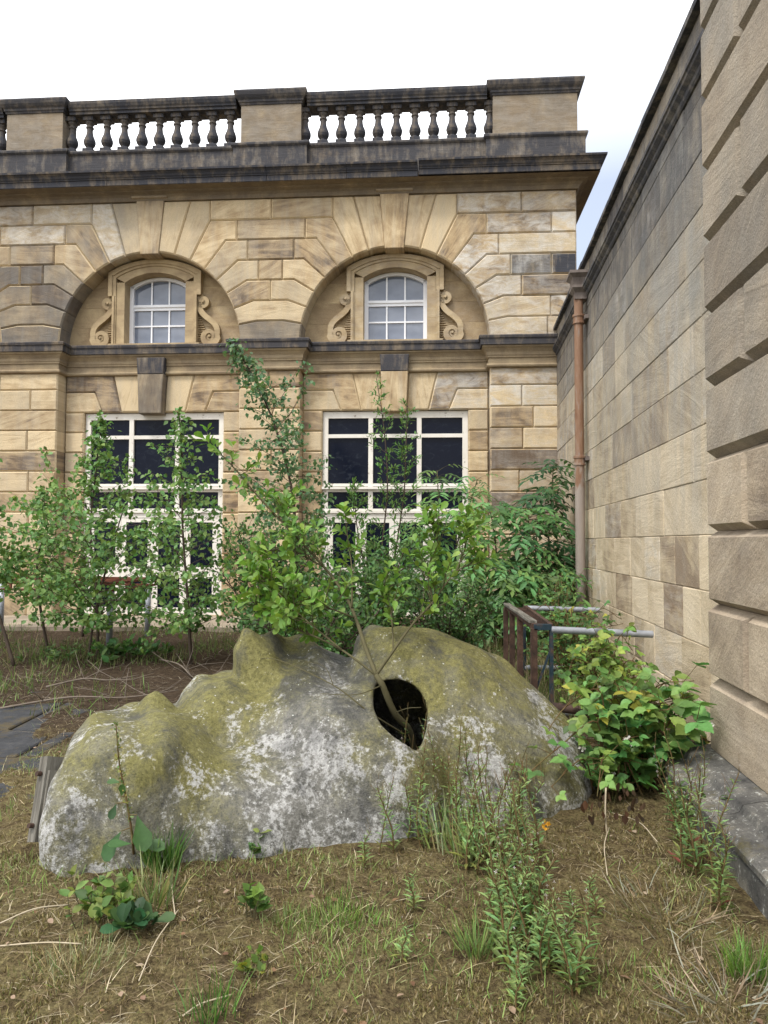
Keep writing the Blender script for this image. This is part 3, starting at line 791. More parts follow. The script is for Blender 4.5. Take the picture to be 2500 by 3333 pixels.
# ------------------------------------------------------------------ boundary wall on the right
WA = math.atan2(-1, -.1065)
def wx(Y): return 2.59 + .1065 * (Y - 5.77)
bw = thing('boundary_wall', 'tall stained ashlar wall with dark coping, running from the building to the pier', 'wall', (wx(14.9), 14.9, 0), WA)
WL = (14.9 - 3.4) * 1.00566
random.seed(5)
wb_ = MB()
zr = [-.15, .32, .77, 1.22, 1.67, 2.12, 2.57, 3.02, 3.47, 3.92, 4.37, 4.82, 5.28, 5.46]
for r in range(13):
    z0, z1 = zr[r], zr[r + 1]
    u = -random.uniform(0, .4)
    while u < WL:
        d = random.uniform(.55, 1.5) if z0 > 1.5 else random.uniform(.42, 1.1)
        u1 = min(u + d, WL)
        cu = (u + u1) / 2
        hi = max(0, min(1, (z0 - 1.3) / 3.0)); near = max(0, min(1, (cu - 3.0) / 5.0))
        tone = random.uniform(.25, .85); g = min(1, .02 + hi * (.45 + .75 * near) + random.uniform(-.08, .12))
        li = random.uniform(0, .12) if random.random() < .75 else random.uniform(.25, .6)
        so = .10 * hi if z1 < 4.8 else .5
        if z1 > 5.2: so = .75
        wb_.block([(u, z0), (u1, z0), (u1, z1), (u, z1)], random.uniform(-.004, .004), -.3, .008, .008, .001, random.choice([random.uniform(-.15, .15), random.uniform(-.9, .9)]), (tone, max(g, 0), li, so))
        u = u1
u = 0
while u < WL:
    d = random.uniform(.8, 1.5); u1 = min(u + d, WL)
    wb_.block([(u, 5.60), (u1, 5.60), (u1, 5.98), (u, 5.98)], random.uniform(-.004, .008), -.3, .006, .008, .002, random.uniform(-.1, .1), (.45, .55, random.uniform(0, .3), random.uniform(.45, .9)))
    u = u1
wb_.build('ashlar', M['stone_wall'], bw)
m_ = MB(); m_.sweep([(0, 0), (WL, 0)], [(-.05, 5.43), (.015, 5.44), (.03, 5.46), (.035, 5.49), (.075, 5.525), (.08, 5.55), (.095, 5.56), (.095, 5.60), (.02, 5.625), (-.1, 5.625)], (.35, .6, .1, .95)); m_.build('wall_cornice', M['stone_wall'], bw)
cpg = MB(); u = 0
while u < WL:
    d = random.uniform(.7, 1.1); u1 = min(u + d, WL)
    cpg.sweep([(u + .006, random.uniform(-.006, .006)), (u1 - .006, random.uniform(-.006, .006))], [(-.3, 5.975), (.035, 5.98), (.07, 5.985), (.072, 6.04), (.05, 6.07), (-.4, 6.12), (-.4, 5.975)], (.3, .7, .2, 1.0)); u = u1
cpg.build('coping', M['stone_wall'], bw)

# ------------------------------------------------------------------ rusticated pier
pr_ = thing('stone_pier', 'grey rusticated sandstone pier of deep chamfered blocks at the right edge', 'pier', (2.11, 4.74, 0), WA)
random.seed(11)
pb = MB(); PL = 3.7
zq = [.25 + .4775 * k for k in range(16)]
for r in range(15):
    z0, z1 = zq[r], zq[r + 1]
    js = [.655, 1.95, 3.0] if r % 2 else [1.3, 2.5]
    xs = [0] + js + [PL]
    for x0, x1 in zip(xs, xs[1:]):
        warm = z1 < 2.2
        col = (random.uniform(.45, .75) if warm else random.uniform(.3, .6), random.uniform(.05, .3) if warm else random.uniform(.65, 1.0), random.uniform(0, .10), .0)
        pb.block([(x0, z0), (x1, z0), (x1, z1), (x0, z1)], random.uniform(-.004, .004), -.6, .042, .074, .001, random.choice([random.uniform(-.2, .1), random.uniform(.5, .95)]), col)
pb.build('shaft', M['stone_pier'], pr_)
pl_ = MB()
for a, b in ((-.30, 1.0), (1.0, 2.1), (2.1, 3.7)):
    path = [(a, -.55), (a, 0), (b - .008, 0)] if a < 0 else [(a, 0), (b - .008, 0)]
    if a < 0: path = [(0, -.55), (0, 0), (b - .008, 0)]
    pl_.sweep(path, [(.30, -.15), (.30, .12), (.285, .13), (.285, .14), (.31, .15), (.312, .18), (.295, .20), (.20, .215), (.175, .225), (.155, .262), (.06, .282), (.03, .285), (-.05, .29)], (.25, .75, .75, .6))
pl_.build('plinth', M['plinth'], pr_)

# ------------------------------------------------------------------ drainpipe
PY = 11.15
dp = thing('drainpipe', 'rusty brown drainpipe with square hopper head on the side wall', 'drainpipe', (wx(PY), PY, 0), WA)
t_ = MB(); PO = .13
t_.tube([(0, -PO, -.05), (0, -PO, 2.86)], .075, 14, cap=False); t_.tube([(0, -PO, 2.86), (0, -PO, 5.46)], .070, 14, cap=False); t_.build('pipe', M['pipe'], dp, True)
for z in (2.80, 5.02):
    t_ = MB(); t_.lathe((0, -PO, z), [(.076, 0), (.09, .005), (.09, .03), (.082, .035), (.082, .11), (.095, .115), (.095, .15), (.075, .155)], 14); t_.build('collar', M['pipe'], dp)
t_ = MB()
def frust(z0, h0, z1, h1):
    y0 = lambda h: -PO - h * .75
    a = t_.add([(-h0, y0(h0), z0), (h0, y0(h0), z0), (h0, -.012, z0), (-h0, -.012, z0), (-h1, y0(h1), z1), (h1, y0(h1), z1), (h1, -.012, z1), (-h1, -.012, z1)])
    for q in ((0, 3, 2, 1), (4, 5, 6, 7), (0, 1, 5, 4), (1, 2, 6, 5), (2, 3, 7, 6), (3, 0, 4, 7)): t_.face([a + i for i in q])
for z0, h0, z1, h1 in ((5.40, .085, 5.50, .09), (5.50, .09, 5.56, .15), (5.56, .155, 5.60, .155), (5.60, .125, 5.72, .145), (5.72, .145, 5.77, .20), (5.77, .21, 5.815, .21)): frust(z0, h0, z1 - .001, h1)
t_.build('hopper_head', M['hopper'], dp)
for z in (2.9, 5.1):
    t_ = MB(); t_.box(-.16, .16, -.06, -.001, z - .03, z + .03); t_.build('bracket', M['hopper'], dp)
# ------------------------------------------------------------------ hollow concrete rock with a hole
def surface_nets(D, org, h):
    nx, ny, nz = D.shape
    ins = D < 0
    c = [(i, j, k) for i in (0, 1) for j in (0, 1) for k in (0, 1)]
    sl = lambda A, i, j, k: A[i:nx - 1 + i, j:ny - 1 + j, k:nz - 1 + k]
    cnt = sum(sl(ins, *q).astype(np.int8) for q in c)
    act = (cnt > 0) & (cnt < 8)
    idx = -np.ones(act.shape, dtype=np.int64); idx[act] = np.arange(act.sum())
    I = np.argwhere(act)
    acc = np.zeros((len(I), 3)); n = np.zeros(len(I))
    val = {q: D[I[:, 0] + q[0], I[:, 1] + q[1], I[:, 2] + q[2]] for q in c}
    for a in c:
        for b in c:
            if sum(abs(x - y) for x, y in zip(a, b)) == 1 and a < b:
                va, vb = val[a], val[b]; m = (va < 0) != (vb < 0)
                t = np.where(m, va / np.where(m, va - vb, 1), 0)
                p = np.array(a)[None] + t[:, None] * (np.array(b) - np.array(a))[None]
                acc += p * m[:, None]; n += m
    V = (I + acc / n[:, None]) * h + np.array(org)
    F = []
    for ax in range(3):
        o1, o2 = [(1, 2), (2, 0), (0, 1)][ax]
        A = ins; s0 = [slice(None)] * 3; s1 = [slice(None)] * 3
        s0[ax] = slice(0, -1); s1[ax] = slice(1, None)
        ch = A[tuple(s0)] != A[tuple(s1)]
        E = np.argwhere(ch); E = E[(E[:, o1] > 0) & (E[:, o2] > 0)]
        E = E[(E[:, o1] < D.shape[o1] - 1) & (E[:, o2] < D.shape[o2] - 1)]
        fl = A[E[:, 0], E[:, 1], E[:, 2]]
        d1 = np.zeros(3, int); d1[o1] = 1; d2 = np.zeros(3, int); d2[o2] = 1
        g = lambda e: idx[e[:, 0], e[:, 1], e[:, 2]]
        q = np.stack([g(E - d1 - d2), g(E - d2), g(E), g(E - d1)], 1)
        q = np.where(fl[:, None], q, q[:, ::-1])
        F.append(q)
    F = np.concatenate(F); F = F[(F >= 0).all(1)]
    return V, F
def smin(a, b, k):
    h = np.clip(.5 + .5 * (b - a) / k, 0, 1)
    return b * (1 - h) + a * h - k * h * (1 - h)
def build_rock():
    h = .019; org = np.array([-2.1, 3.35, -.12]); n = (190, 140, 66)
    X, Y, Z = np.meshgrid(*[org[i] + h * np.arange(n[i]) for i in range(3)], indexing='ij')
    X = X.astype(np.float32); Y = Y.astype(np.float32); Z = Z.astype(np.float32)
    def se(c, r, p, q, tilt=0.0, lean=0.0):
        x = np.abs((X - c[0] - Z * tilt) / r[0]); y = np.abs((Y - c[1] - Z * lean) / r[1]); z = np.abs((Z - c[2]) / r[2])
        return (((x ** p + y ** p + 1e-9) ** (q / p) + z ** q + 1e-9) ** (1 / q) - 1) * min(r) * .9
    # left lobe with its small peak
    d = se((-1.40, 4.24, -.05), (.385, .66, .645), 3.4, 5.0, -.03, .09)
    d = smin(d, se((-1.37, 4.40, .35), (.33, .36, .375), 1.4, 1.15), .03)
    d = smin(d, se((-.92, 4.30, -.05), (.62, .63, .47), 2.4, 2.3), .16)
    # second lobe
    b = se((-.97, 4.78, -.05), (.42, .62, .76), 2.4, 3.0, -.10, .06)
    d = smin(d, b, .014)
    # tall knob falling to the saddle
    k = se((-.79, 5.0, .0), (.19, .38, 1.01), 2.4, 4.0, -.09, .02)
    k = smin(k, se((-.60, 5.0, .0), (.34, .46, .89), 2.3, 2.8), .08)
    k = smin(k, se((-.40, 5.0, .0), (.42, .50, .77), 2.3, 2.4), .10)
    d = smin(d, k, .012)
    # long front face and saddle
    m_ = se((-.22, 4.84, -.05), (.78, .90, .79), 2.4, 2.8, .0, .08)
    m_ = smin(m_, se((-.25, 4.45, -.1), (.66, .50, .58), 2.0, 2.0, .0, .1), .2)
    d = smin(d, m_, .12)
    # right hump, cut steep on its left
    e = se((.11, 5.05, -.03), (1.33, .84, 1.07), 2.0, 1.62)
    e = smin(e, se((.35, 4.78, -.1), (.72, .62, .66), 2.2, 2.6), .14)
    e = -smin(-e, (X + .22 - (Z - .8) * .30) * .95, .10)
    e = smin(e, se((.85, 4.95, -.1), (.50, .62, .5), 2.0, 2.0), .12)
    d = smin(d, e, .025)
    # folds and dents
    d = d + .014 * np.sin(X * 5.1 + Y * 2.3 + 1.2) * np.sin(Z * 4.3 + Y * 3.1) + .011 * np.sin(X * 13 + Z * 3.0 + .4) * np.sin(Y * 9 + Z * 2.5) + .006 * np.sin(X * 27 + Y * 11 + Z * 5) * np.sin(Z * 22 + X * 7 + 1)
    d = d + .03 * np.exp(-((X - .40) / .06) ** 2) * np.clip(1.2 - Z, 0, 1) * (Y < 5.1)
    shell = np.maximum(d, -(d + .055))
    # the hole
    hp = [at(x, y, 4.6) for x, y in ((808, 1500), (812, 1478), (832, 1469), (862, 1467), (890, 1477), (908, 1495), (918, 1515), (922, 1540), (919, 1568), (910, 1595), (898, 1613), (876, 1598), (850, 1582), (826, 1560), (812, 1532))]
    XX = X - (Y - 4.6) * .03; ZZ = Z + (Y - 4.6) * .21
    inside = np.zeros(X.shape, bool); dist = np.full(X.shape, 9., np.float32)
    for p, q in zip(hp, hp[1:] + hp[:1]):
        ax, az, bx, bz = p.x, p.z, q.x, q.z
        cond = ((az > ZZ) != (bz > ZZ)) & (XX < (bx - ax) * (ZZ - az) / (bz - az + 1e-9) + ax)
        inside ^= cond
        t = np.clip(((XX - ax) * (bx - ax) + (ZZ - az) * (bz - az)) / ((bx - ax) ** 2 + (bz - az) ** 2), 0, 1)
        dist = np.minimum(dist, np.hypot(XX - ax - t * (bx - ax), ZZ - az - t * (bz - az)))
    hole = np.where(inside, -dist, dist)
    hole = np.maximum(hole, Y - 5.0)
    shell = np.maximum(shell, -hole)
    V, F = surface_nets(shell, org, h)
    for _ in range(1):         # relax the grid facets a little
        s = np.zeros_like(V); cnt = np.zeros(len(V))
        for a in range(4):
            for b2 in ((a + 1) % 4, (a + 3) % 4):
                np.add.at(s, F[:, a], V[F[:, b2]]); np.add.at(cnt, F[:, a], 1)
        V = V * .62 + .38 * s / np.maximum(cnt, 1)[:, None]
    return V, F
RV, RF = build_rock()
rock = thing('artificial_rock', 'mossy grey concrete rock shell with several humps and a dark drop-shaped hole', 'rock', (-.3, 4.6, 0))
ro = np_mesh('shell', RV - np.array([-.3, 4.6, 0]), RF, M['rock'], rock, smooth=True)
def rock_front(x, z):
    """y of the rock's front surface near (x, z)"""
    m = (np.abs(RV[:, 0] - x) < .04) & (np.abs(RV[:, 2] - z) < .04)
    return RV[m, 1].min() if m.any() else 4.4
pk_ = MB()
a_ = at(124, 1636, 3.95); b_ = at(97, 1818, 3.80)
ax_ = (b_ - a_).normalized(); sd_ = Vector((.42, .9, 0)); sd_ = (sd_ - ax_ * sd_.dot(ax_)).normalized(); nn_ = ax_.cross(sd_)
c_ = (a_ + b_) / 2 - Vector((-.3, 4.6, 0))
pk_.obox(c_, (nn_, sd_, ax_), .028, .085, (b_ - a_).length / 2)
pk_.obox(c_ + nn_ * -.0 + sd_ * -.02 + ax_ * .02, (nn_, sd_, ax_), .042, .05, (b_ - a_).length / 2 - .05)
plank = pk_.build('plank', M['wood'], rock); plank["label"] = 'split weathered grey plank bolted to the left end of the rock'
for t in (-.12, .13):
    bo = MB(); q = c_ + ax_ * t - sd_ * .09
    bo.tube([q, q - sd_ * .025], .013, 8); bo.build('bolt', M['rust'], plank)
# leaf litter inside the shell
lt = MB(); random.seed(4)
for i in range(120):
    p = Vector((random.uniform(-.25, .55), random.uniform(4.55, 5.25), .03 + random.random() * .10)) 
    a = random.random() * 6.3; s_ = random.uniform(.025, .05); tz = random.uniform(-.5, .5)
    u_ = Vector((math.cos(a), math.sin(a), tz)) * s_; v_ = Vector((-math.sin(a), math.cos(a), random.uniform(-.5, .5))) * s_ * .6
    lt.poly([p - u_, p + v_, p + u_, p - v_])
litter_in = lt.build('dead_leaves', plain('brown_dead_leaves', (.10, .055, .02), (.26, .13, .05)), None)
tag(litter_in, kind='stuff')

# ------------------------------------------------------------------ overturned table behind the rock: rusty frame, galvanised legs
def bar(mb, p, q, wx_, wz_, m=0):
    p = Vector(p); q = Vector(q); d = q - p; L = d.length; d.normalize()
    up = Vector((0, 0, 1)) if abs(d.z) < .9 else Vector((0, 1, 0))
    s_ = d.cross(up).normalized(); u_ = s_.cross(d)
    mb.obox((p + q) / 2, (s_, u_, d), wx_ / 2, wz_ / 2, L / 2, (.5, .5, 0, 0), m)
tb = thing('overturned_table', 'rusty iron table frame lying on its side with galvanised legs pointing at the wall', 'table', (1.45, 7.5, 0))
TO = Vector((1.45, 7.5, 0))
N0, N1 = Vector((1.345, 6.5, 0)) - TO, Vector((1.50, 6.5, 0)) - TO
F0, F1 = Vector((1.475, 8.76, 0)) - TO, Vector((1.70, 8.76, 0)) - TO
zt = .855; zf = .835
up = lambda p, z: Vector((p.x, p.y, z))
f_ = MB()
for a, b in ((N0, F0), (N1, F1)):
    bar(f_, up(a, zt), up(b, zf), .035, .045)
    bar(f_, up(a, .05), up(b, .05), .035, .045)
for k in range(1, 22):      # cross bars of the grating
    t = k / 22
    bar(f_, up(N0.lerp(F0, t), zt + (zf - zt) * t - .012), up(N1.lerp(F1, t), zt + (zf - zt) * t - .012), .02, .012)
f_.build('frame', M['rust'], tb)
for a, z in ((N0, zt), (F0, zf), (N0.lerp(F0, .42), zt), (N0.lerp(F0, .72), zt)):
    s_ = MB(); bar(s_, up(a, -.03), up(a, z - .02), .055, .05); s_.build('post', M['rust'], tb)
e_ = MB(); bar(e_, up(N1, -.03), up(N1, zt - .02), .03, .045); bar(e_, up(N0, zt - .005), up(N1, zt - .005), .05, .05); e_.build('end_frame', M['blue_steel'], tb)
e_ = MB(); bar(e_, up(F1, -.03), up(F1, zf - .02), .03, .045); e_.build('end_frame', M['blue_steel'], tb); e_ = MB(); bar(e_, up(N0, .25), up(N1, .66), .018, .018); e_.build('brace', M['blue_steel'], tb)
wd = MB(); bar(wd, up(N0.lerp(F0, .02), zt + .035), up(N0.lerp(F0, .97), zf + .035), .07, .022); wd.build('plank', M['wood'], tb)
for a, z, dz in ((N1, zt - .03, -.035), (F1, zf - .02, -.02), (N1, .10, -.03), (F1, .1, 0)):
    s_ = MB(); p = up(a, z); q = p + Vector((.90, -.02, dz))
    s_.tube([p, q], .032, 14, cap=False); s_.tube([p, q + Vector((-.004, 0, 0))], .028, 14); s_.build('leg', M['galv'], tb, True)

# rusty table frame standing under the left window
tb2 = thing('rusty_table_frame', 'low table with rust red slotted frame on grey tube legs under the left window', 'table', (-5.3, 11.8, 0), R(-6))
f_ = MB()
x0, x1, y0, y1, zz = -1.75, 1.32, -.75, .75, .86
for a, b in (((x0, y0), (x1, y0)), ((x0, y1), (x1, y1)), ((x0, y0), (x0, y1)), ((x1, y0), (x1, y1))):
    bar(f_, (*a, zz), (*b, zz), .04, .03); bar(f_, (*a, zz + .11), (*b, zz + .11), .045, .035)
for k in range(14):
    t = k / 13
    for yy in (y0, y1): bar(f_, (x0 + (x1 - x0) * t, yy, zz), (x0 + (x1 - x0) * t, yy, zz + .11), .03, .03)
for k in range(1, 5): bar(f_, (x0, y0 + (y1 - y0) * k / 5, zz + .1), (x1, y0 + (y1 - y0) * k / 5, zz + .1), .02, .02)
f_.build('frame', M['rust_red'], tb2)
for x, y in ((-1.45, .7), (1.2, -.62), (1.25, .62), (-1.5, -.6)):
    s_ = MB(); s_.tube([(x, y, -.04), (x, y, zz)], .048, 12); s_.build('leg', M['galv'], tb2, True)
lp = MB(); lp.tube([at(1195, 1527, 5.9), at(1262, 1535, 5.75), at(1345, 1546, 5.55)], .037, 12)
tag(lp.build('rusty_pipe', M['rust'], None, True), 'short rusty brown pipe lying between the rock and the brambles', 'pipe')
# ------------------------------------------------------------------ plants
def T_birch():    # templates: x across, y along, z out of the blade; unit length
    return (np.array([(0, 0, 0), (-.36, .34, .07), (0, .45, -.02), (.36, .34, .07), (0, 1, -.08), (-.26, .62, .04), (.26, .62, .04)], float),
            [(0, 2, 1), (0, 3, 2), (1, 2, 5), (2, 3, 6), (5, 2, 4), (2, 6, 4)])
def T_lance(w_=.16):
    return (np.array([(0, 0, 0), (-w_ * .8, .3, .04), (w_ * .8, .3, .04), (-w_, .55, .03), (w_, .55, .03), (0, 1, -.12), (0, .4, -.01)], float),
            [(0, 6, 1), (0, 2, 6), (1, 6, 3), (6, 2, 4), (3, 6, 5), (6, 4, 5)])
def T_ovate(w_=.32):
    return (np.array([(0, 0, 0), (-w_ * .55, .18, .04), (w_ * .55, .18, .04), (-w_, .45, .08), (w_, .45, .08), (-w_ * .8, .72, .05), (w_ * .8, .72, .05), (0, 1, -.06), (0, .5, -.02)], float),
            [(0, 8, 1), (0, 2, 8), (1, 8, 3), (8, 2, 4), (3, 8, 5), (8, 4, 6), (5, 8, 7), (8, 6, 7)])
def T_obov(w_=.27):
    return (np.array([(0, 0, 0), (-w_ * .45, .3, .03), (w_ * .45, .3, .03), (-w_, .62, .08), (w_, .62, .08), (-w_ * .75, .88, .04), (w_ * .75, .88, .04), (0, 1, 0), (0, .6, -.02)], float),
            [(0, 8, 1), (0, 2, 8), (1, 8, 3), (8, 2, 4), (3, 8, 5), (8, 4, 6), (5, 8, 7), (8, 6, 7)])
def T_serr(w_=.36, n=7):     # toothed oval with a folded midrib
    v = [(0, 0, 0)]; L = []; Rr = []
    for i in range(1, 2 * n):
        t = i / (2 * n); ww = w_ * math.sin(math.pi * t ** .8) * (1.0 if i % 2 else .86)
        y = t + (.02 if i % 2 else 0)
        L.append((-ww, y, .10 * ww / w_)); Rr.append((ww, y, .10 * ww / w_))
    mid = [(0, i / (2 * n), -.015) for i in range(1, 2 * n)]
    k = 2 * n - 1
    v += L + Rr + mid + [(0, 1, -.05)]
    f = [(0, 1 + 2 * k, 1), (0, 1 + k, 1 + 2 * k)]
    for i in range(k - 1):
        l, r, m = 1 + i, 1 + k + i, 1 + 2 * k + i
        f += [(l, m, m + 1), (l, m + 1, l + 1), (m, r, r + 1), (m, r + 1, m + 1)]
    tip = 1 + 3 * k
    f += [(k, 3 * k, tip), (3 * k, 2 * k, tip)]
    return np.array(v, float), f
TPL = dict(birch=T_birch(), lance=T_lance(), narrow=T_lance(.11), ovate=T_ovate(), obov=T_obov(), serr=T_serr(), tri=(np.array([(-.12, 0, 0), (.12, 0, 0), (0, 1, 0)], float), [(0, 1, 2)]))
class Leaves:
    def __init__(s): s.p = []; s.d = []; s.n = []; s.s = []; s.c = []
    def add(s, p, d, n, size, c): s.p.append(tuple(p)); s.d.append(tuple(d)); s.n.append(tuple(n)); s.s.append(size); s.c.append(c)
    def mesh(s, name, tpl, parent=None, mat=None, origin=(0, 0, 0)):
        if not s.p: return None
        V0, F0 = TPL[tpl]
        p = np.array(s.p) - np.array(origin); d = np.array(s.d, float); n = np.array(s.n, float)
        d /= np.linalg.norm(d, axis=1, keepdims=True) + 1e-9
        x = np.cross(d, n); x /= np.linalg.norm(x, axis=1, keepdims=True) + 1e-9
        n = np.cross(x, d)
        S = np.array(s.s)[:, None, None]
        V = p[:, None] + S * (V0[None, :, 0:1] * x[:, None] + V0[None, :, 1:2] * d[:, None] + V0[None, :, 2:3] * n[:, None])
        k = len(V0)
        F = (np.arange(len(p))[:, None, None] * k + np.array(F0)[None]).reshape(-1, 3)
        c = np.repeat(np.array(s.c, float)[:, None], k, 1).reshape(-1, 3)
        c = np.concatenate([c, np.ones((len(c), 1))], 1)
        return np_mesh(name, V.reshape(-1, 3), F, mat or M['leaf'], parent, c)
def rnd(a, b): return random.uniform(a, b)
def jit(c, v=.25, warm=.12):
    k = (1 + rnd(-v, v)) * (.62 if random.random() < .22 else 1.0); wq = rnd(-warm, warm)
    return (max(0, c[0] * k * (1 + wq * 2)), max(0, c[1] * k), max(0, c[2] * k * (1 - wq)))
def rdir(): 
    v = Vector((rnd(-1, 1), rnd(-1, 1), rnd(-1, 1)))
    return v.normalized() if v.length > .1 else Vector((0, 0, 1))
def curve(pts, n):
    """Catmull-Rom through pts"""
    P_ = [Vector(p) for p in pts]; P_ = [P_[0] * 2 - P_[1]] + P_ + [P_[-1] * 2 - P_[-2]]
    o = []
    for i in range(1, len(P_) - 2):
        for j in range(n):
            t = j / n; a, b, c, d = P_[i - 1:i + 3]
            o.append(.5 * ((2 * b) + (c - a) * t + (2 * a - 5 * b + 4 * c - d) * t * t + (3 * b - a - 3 * c + d) * t ** 3))
    o.append(P_[-2]); return o
def plant(name, label, cat, base, stems_mb, leafsets, bark='bark', group=None):
    base = Vector(base)
    r = thing(name, label, cat, base, 0, group)
    if stems_mb and stems_mb.v:
        stems_mb.v = [(a[0] - base.x, a[1] - base.y, a[2] - base.z) for a in stems_mb.v]
        stems_mb.build('stem', M[bark], r, True)
    for L, tpl in leafsets:
        L.mesh('foliage', tpl, r, None, base)
    return r

# ---- birch saplings: thin wandering stem, rising side shoots, hanging pointed leaves
def birch(label, path, env, nbr, col, leaf=.075, r0=.022, start=.15, lpb=26, group='birch saplings before the building', extra=None):
    mb = MB(); L = Leaves()
    stem = curve(path, 7); n = len(stem)
    mb.tube(stem, [r0 * (1 - .8 * i / n) + .002 for i in range(n)], 6)
    if extra:
        for pth in extra:
            c2 = curve(pth, 6); mb.tube(c2, [r0 * .8 * (1 - .75 * i / len(c2)) + .002 for i in range(len(c2))], 6)
    for b in range(nbr):
        t = start + (1 - start) * ((b + rnd(0, 1)) / nbr) ** 1.55
        i = min(int(t * (n - 1)), n - 2); p = stem[i].lerp(stem[i + 1], t * (n - 1) - i)
        wd = env(t) * rnd(.35, 1.2)
        a = b * 2.4 + rnd(-.5, .5)
        d = Vector((math.cos(a), math.sin(a), rnd(.05, .75))).normalized()
        pts = [p]; q = p.copy(); seg = 5
        for k in range(seg):
            d = (d + Vector((rnd(-.25, .25), rnd(-.25, .25), rnd(-.18, .14)))).normalized()
            q = q + d * (wd / seg / max(.45, math.hypot(d.x, d.y))); pts.append(q.copy())
        mb.tube(pts, [.006 * (1 - .7 * k / seg) for k in range(seg + 1)], 4, cap=False)
        for k in range(int(lpb * (.35 + wd))):
            tt = .08 + .96 * random.random() ** .62; ii = min(int(tt * seg), seg - 1)
            c_ = pts[ii].lerp(pts[ii + 1], tt * seg - ii) + rdir() * rnd(.0, .14) + Vector((0, 0, -.02))
            dd = Vector((rnd(-.8, .8), rnd(-.8, .8), rnd(-1.1, .15)))
            nn = Vector((rnd(-.7, .7), rnd(-1, .3), rnd(.1, 1)))
            L.add(c_, dd, nn, leaf * rnd(.65, 1.2), jit(col))
    for k in range(14): L.add(stem[-1] + rdir() * .06, Vector((rnd(-.6, .6), rnd(-.6, .6), rnd(-.6, .8))), rdir(), leaf * .8, jit(col))
    return plant('birch_sapling', label, 'birch', path[0], mb, [(L, 'birch')], 'bark', group)
BG = (.155, .27, .075); BG2 = (.11, .20, .085)
random.seed(31)
bump_ = lambda lo, pk, hi: (lambda t: lo + (pk - lo) * t / .35 if t < .35 else hi + (pk - hi) * (1 - (t - .35) / .65) ** 1.25)
birch('broad leafy birch sapling with two dark stems left of centre', [(-3.86, 9.83, 0), (-3.87, 9.8, .8), (-3.98, 9.8, 1.7), (-3.95, 9.85, 2.5), (-3.86, 9.8, 3.3)], bump_(.85, 1.6, .04), 118, BG, leaf=.078, lpb=34,
      extra=[[(-3.98, 9.8, 0), (-3.9, 9.85, .7), (-3.7, 9.9, 1.6), (-3.5, 9.9, 2.3)], ])
birch('upright birch sapling before the right half of the left window', [(-2.51, 9.49, 0), (-2.55, 9.45, .8), (-2.65, 9.5, 1.8), (-2.66, 9.5, 2.6), (-2.72, 9.5, 3.3)], bump_(.65, 1.15, .04), 84, BG, leaf=.077, lpb=30)
birch('small birch sapling with a leaning dark trunk near the left edge', [(-4.8, 10.42, 0), (-4.93, 10.4, .7), (-4.98, 10.4, 1.3), (-4.85, 10.4, 1.9), (-4.95, 10.4, 2.3)], bump_(.6, 1.0, .05), 58, BG, leaf=.078, lpb=32, start=.25)
birch('birch sapling cut by the left edge of the view with its stem bowed out', [(-4.70, 9.27, 0), (-4.95, 9.3, .7), (-5.2, 9.3, 1.3), (-5.15, 9.3, 2.0), (-5.1, 9.3, 2.7)], bump_(.5, .75, .08), 48, BG, leaf=.084, lpb=30, start=.4)
birch('thin young birch sapling half hidden behind the broad one', [(-5.05, 12.2, 0), (-5.05, 12.2, .8), (-5.0, 12.2, 1.7)], bump_(.3, .45, .1), 22, BG, lpb=26, start=.3)
birch('tallest birch sapling with blue green leaves against the middle pilaster', [(-1.25, 10.4, 0), (-1.25, 10.4, 1.2), (-1.32, 10.35, 2.3), (-1.55, 10.3, 3.2), (-1.85, 10.3, 3.9), (-2.18, 10.3, 4.45)], bump_(.6, 1.05, .10), 120, BG2, leaf=.074, lpb=32, start=.12, r0=.026)

# ---- narrow-leaved willow in front of the right window
def shrub(name, label, cat, base, stems, nbr, reach, col, tpl, leaf, lpb, bark='bark', r0=.014, spread=.06, start=.12, droop=(-.3, .8), group=None, env=None, flat=.0):
    mb = MB(); L = Leaves()
    for si, path in enumerate(stems):
        st = curve(path, 6); n = len(st)
        mb.tube(st, [r0 * (1 - .8 * i / n) + .002 for i in range(n)], 6)
        for b in range(nbr):
            t = start + (1 - start) * ((b + rnd(0, 1)) / nbr)
            i = min(int(t * (n - 1)), n - 2); p = st[i].lerp(st[i + 1], t * (n - 1) - i)
            wd = reach * (env(t) if env else (1.05 - .8 * t)) * rnd(.5, 1.15)
            a = b * 2.4 + rnd(-.6, .6)
            d = Vector((math.cos(a), math.sin(a), rnd(*droop) + .3)).normalized(); q = p.copy(); pts = [p]; seg = 4
            for k in range(seg):
                d = (d + rdir() * .28).normalized(); q = q + d * (wd / seg); pts.append(q.copy())
            mb.tube(pts, [.0055 * (1 - .7 * k / seg) for k in range(seg + 1)], 4, cap=False)
            for k in range(max(3, int(lpb * (.3 + wd / reach * .7)))):
                tt = .08 + .95 * random.random() ** .7; ii = min(int(tt * seg), seg - 1)
                ax = (pts[ii + 1] - pts[ii]).normalized()
                c_ = pts[ii].lerp(pts[ii + 1], tt * seg - ii) + rdir() * rnd(0, spread)
                dd = ax * rnd(.3, 1) + rdir() * .8 + Vector((0, 0, rnd(*droop)))
                L.add(c_, dd, Vector((rnd(-.5, .5), rnd(-.9, .3), rnd(.3, 1))), leaf * rnd(.6, 1.2), jit(col))
    return plant(name, label, cat, base, mb, [(L, tpl)], bark, group)
random.seed(57)
WG = (.13, .25, .065)
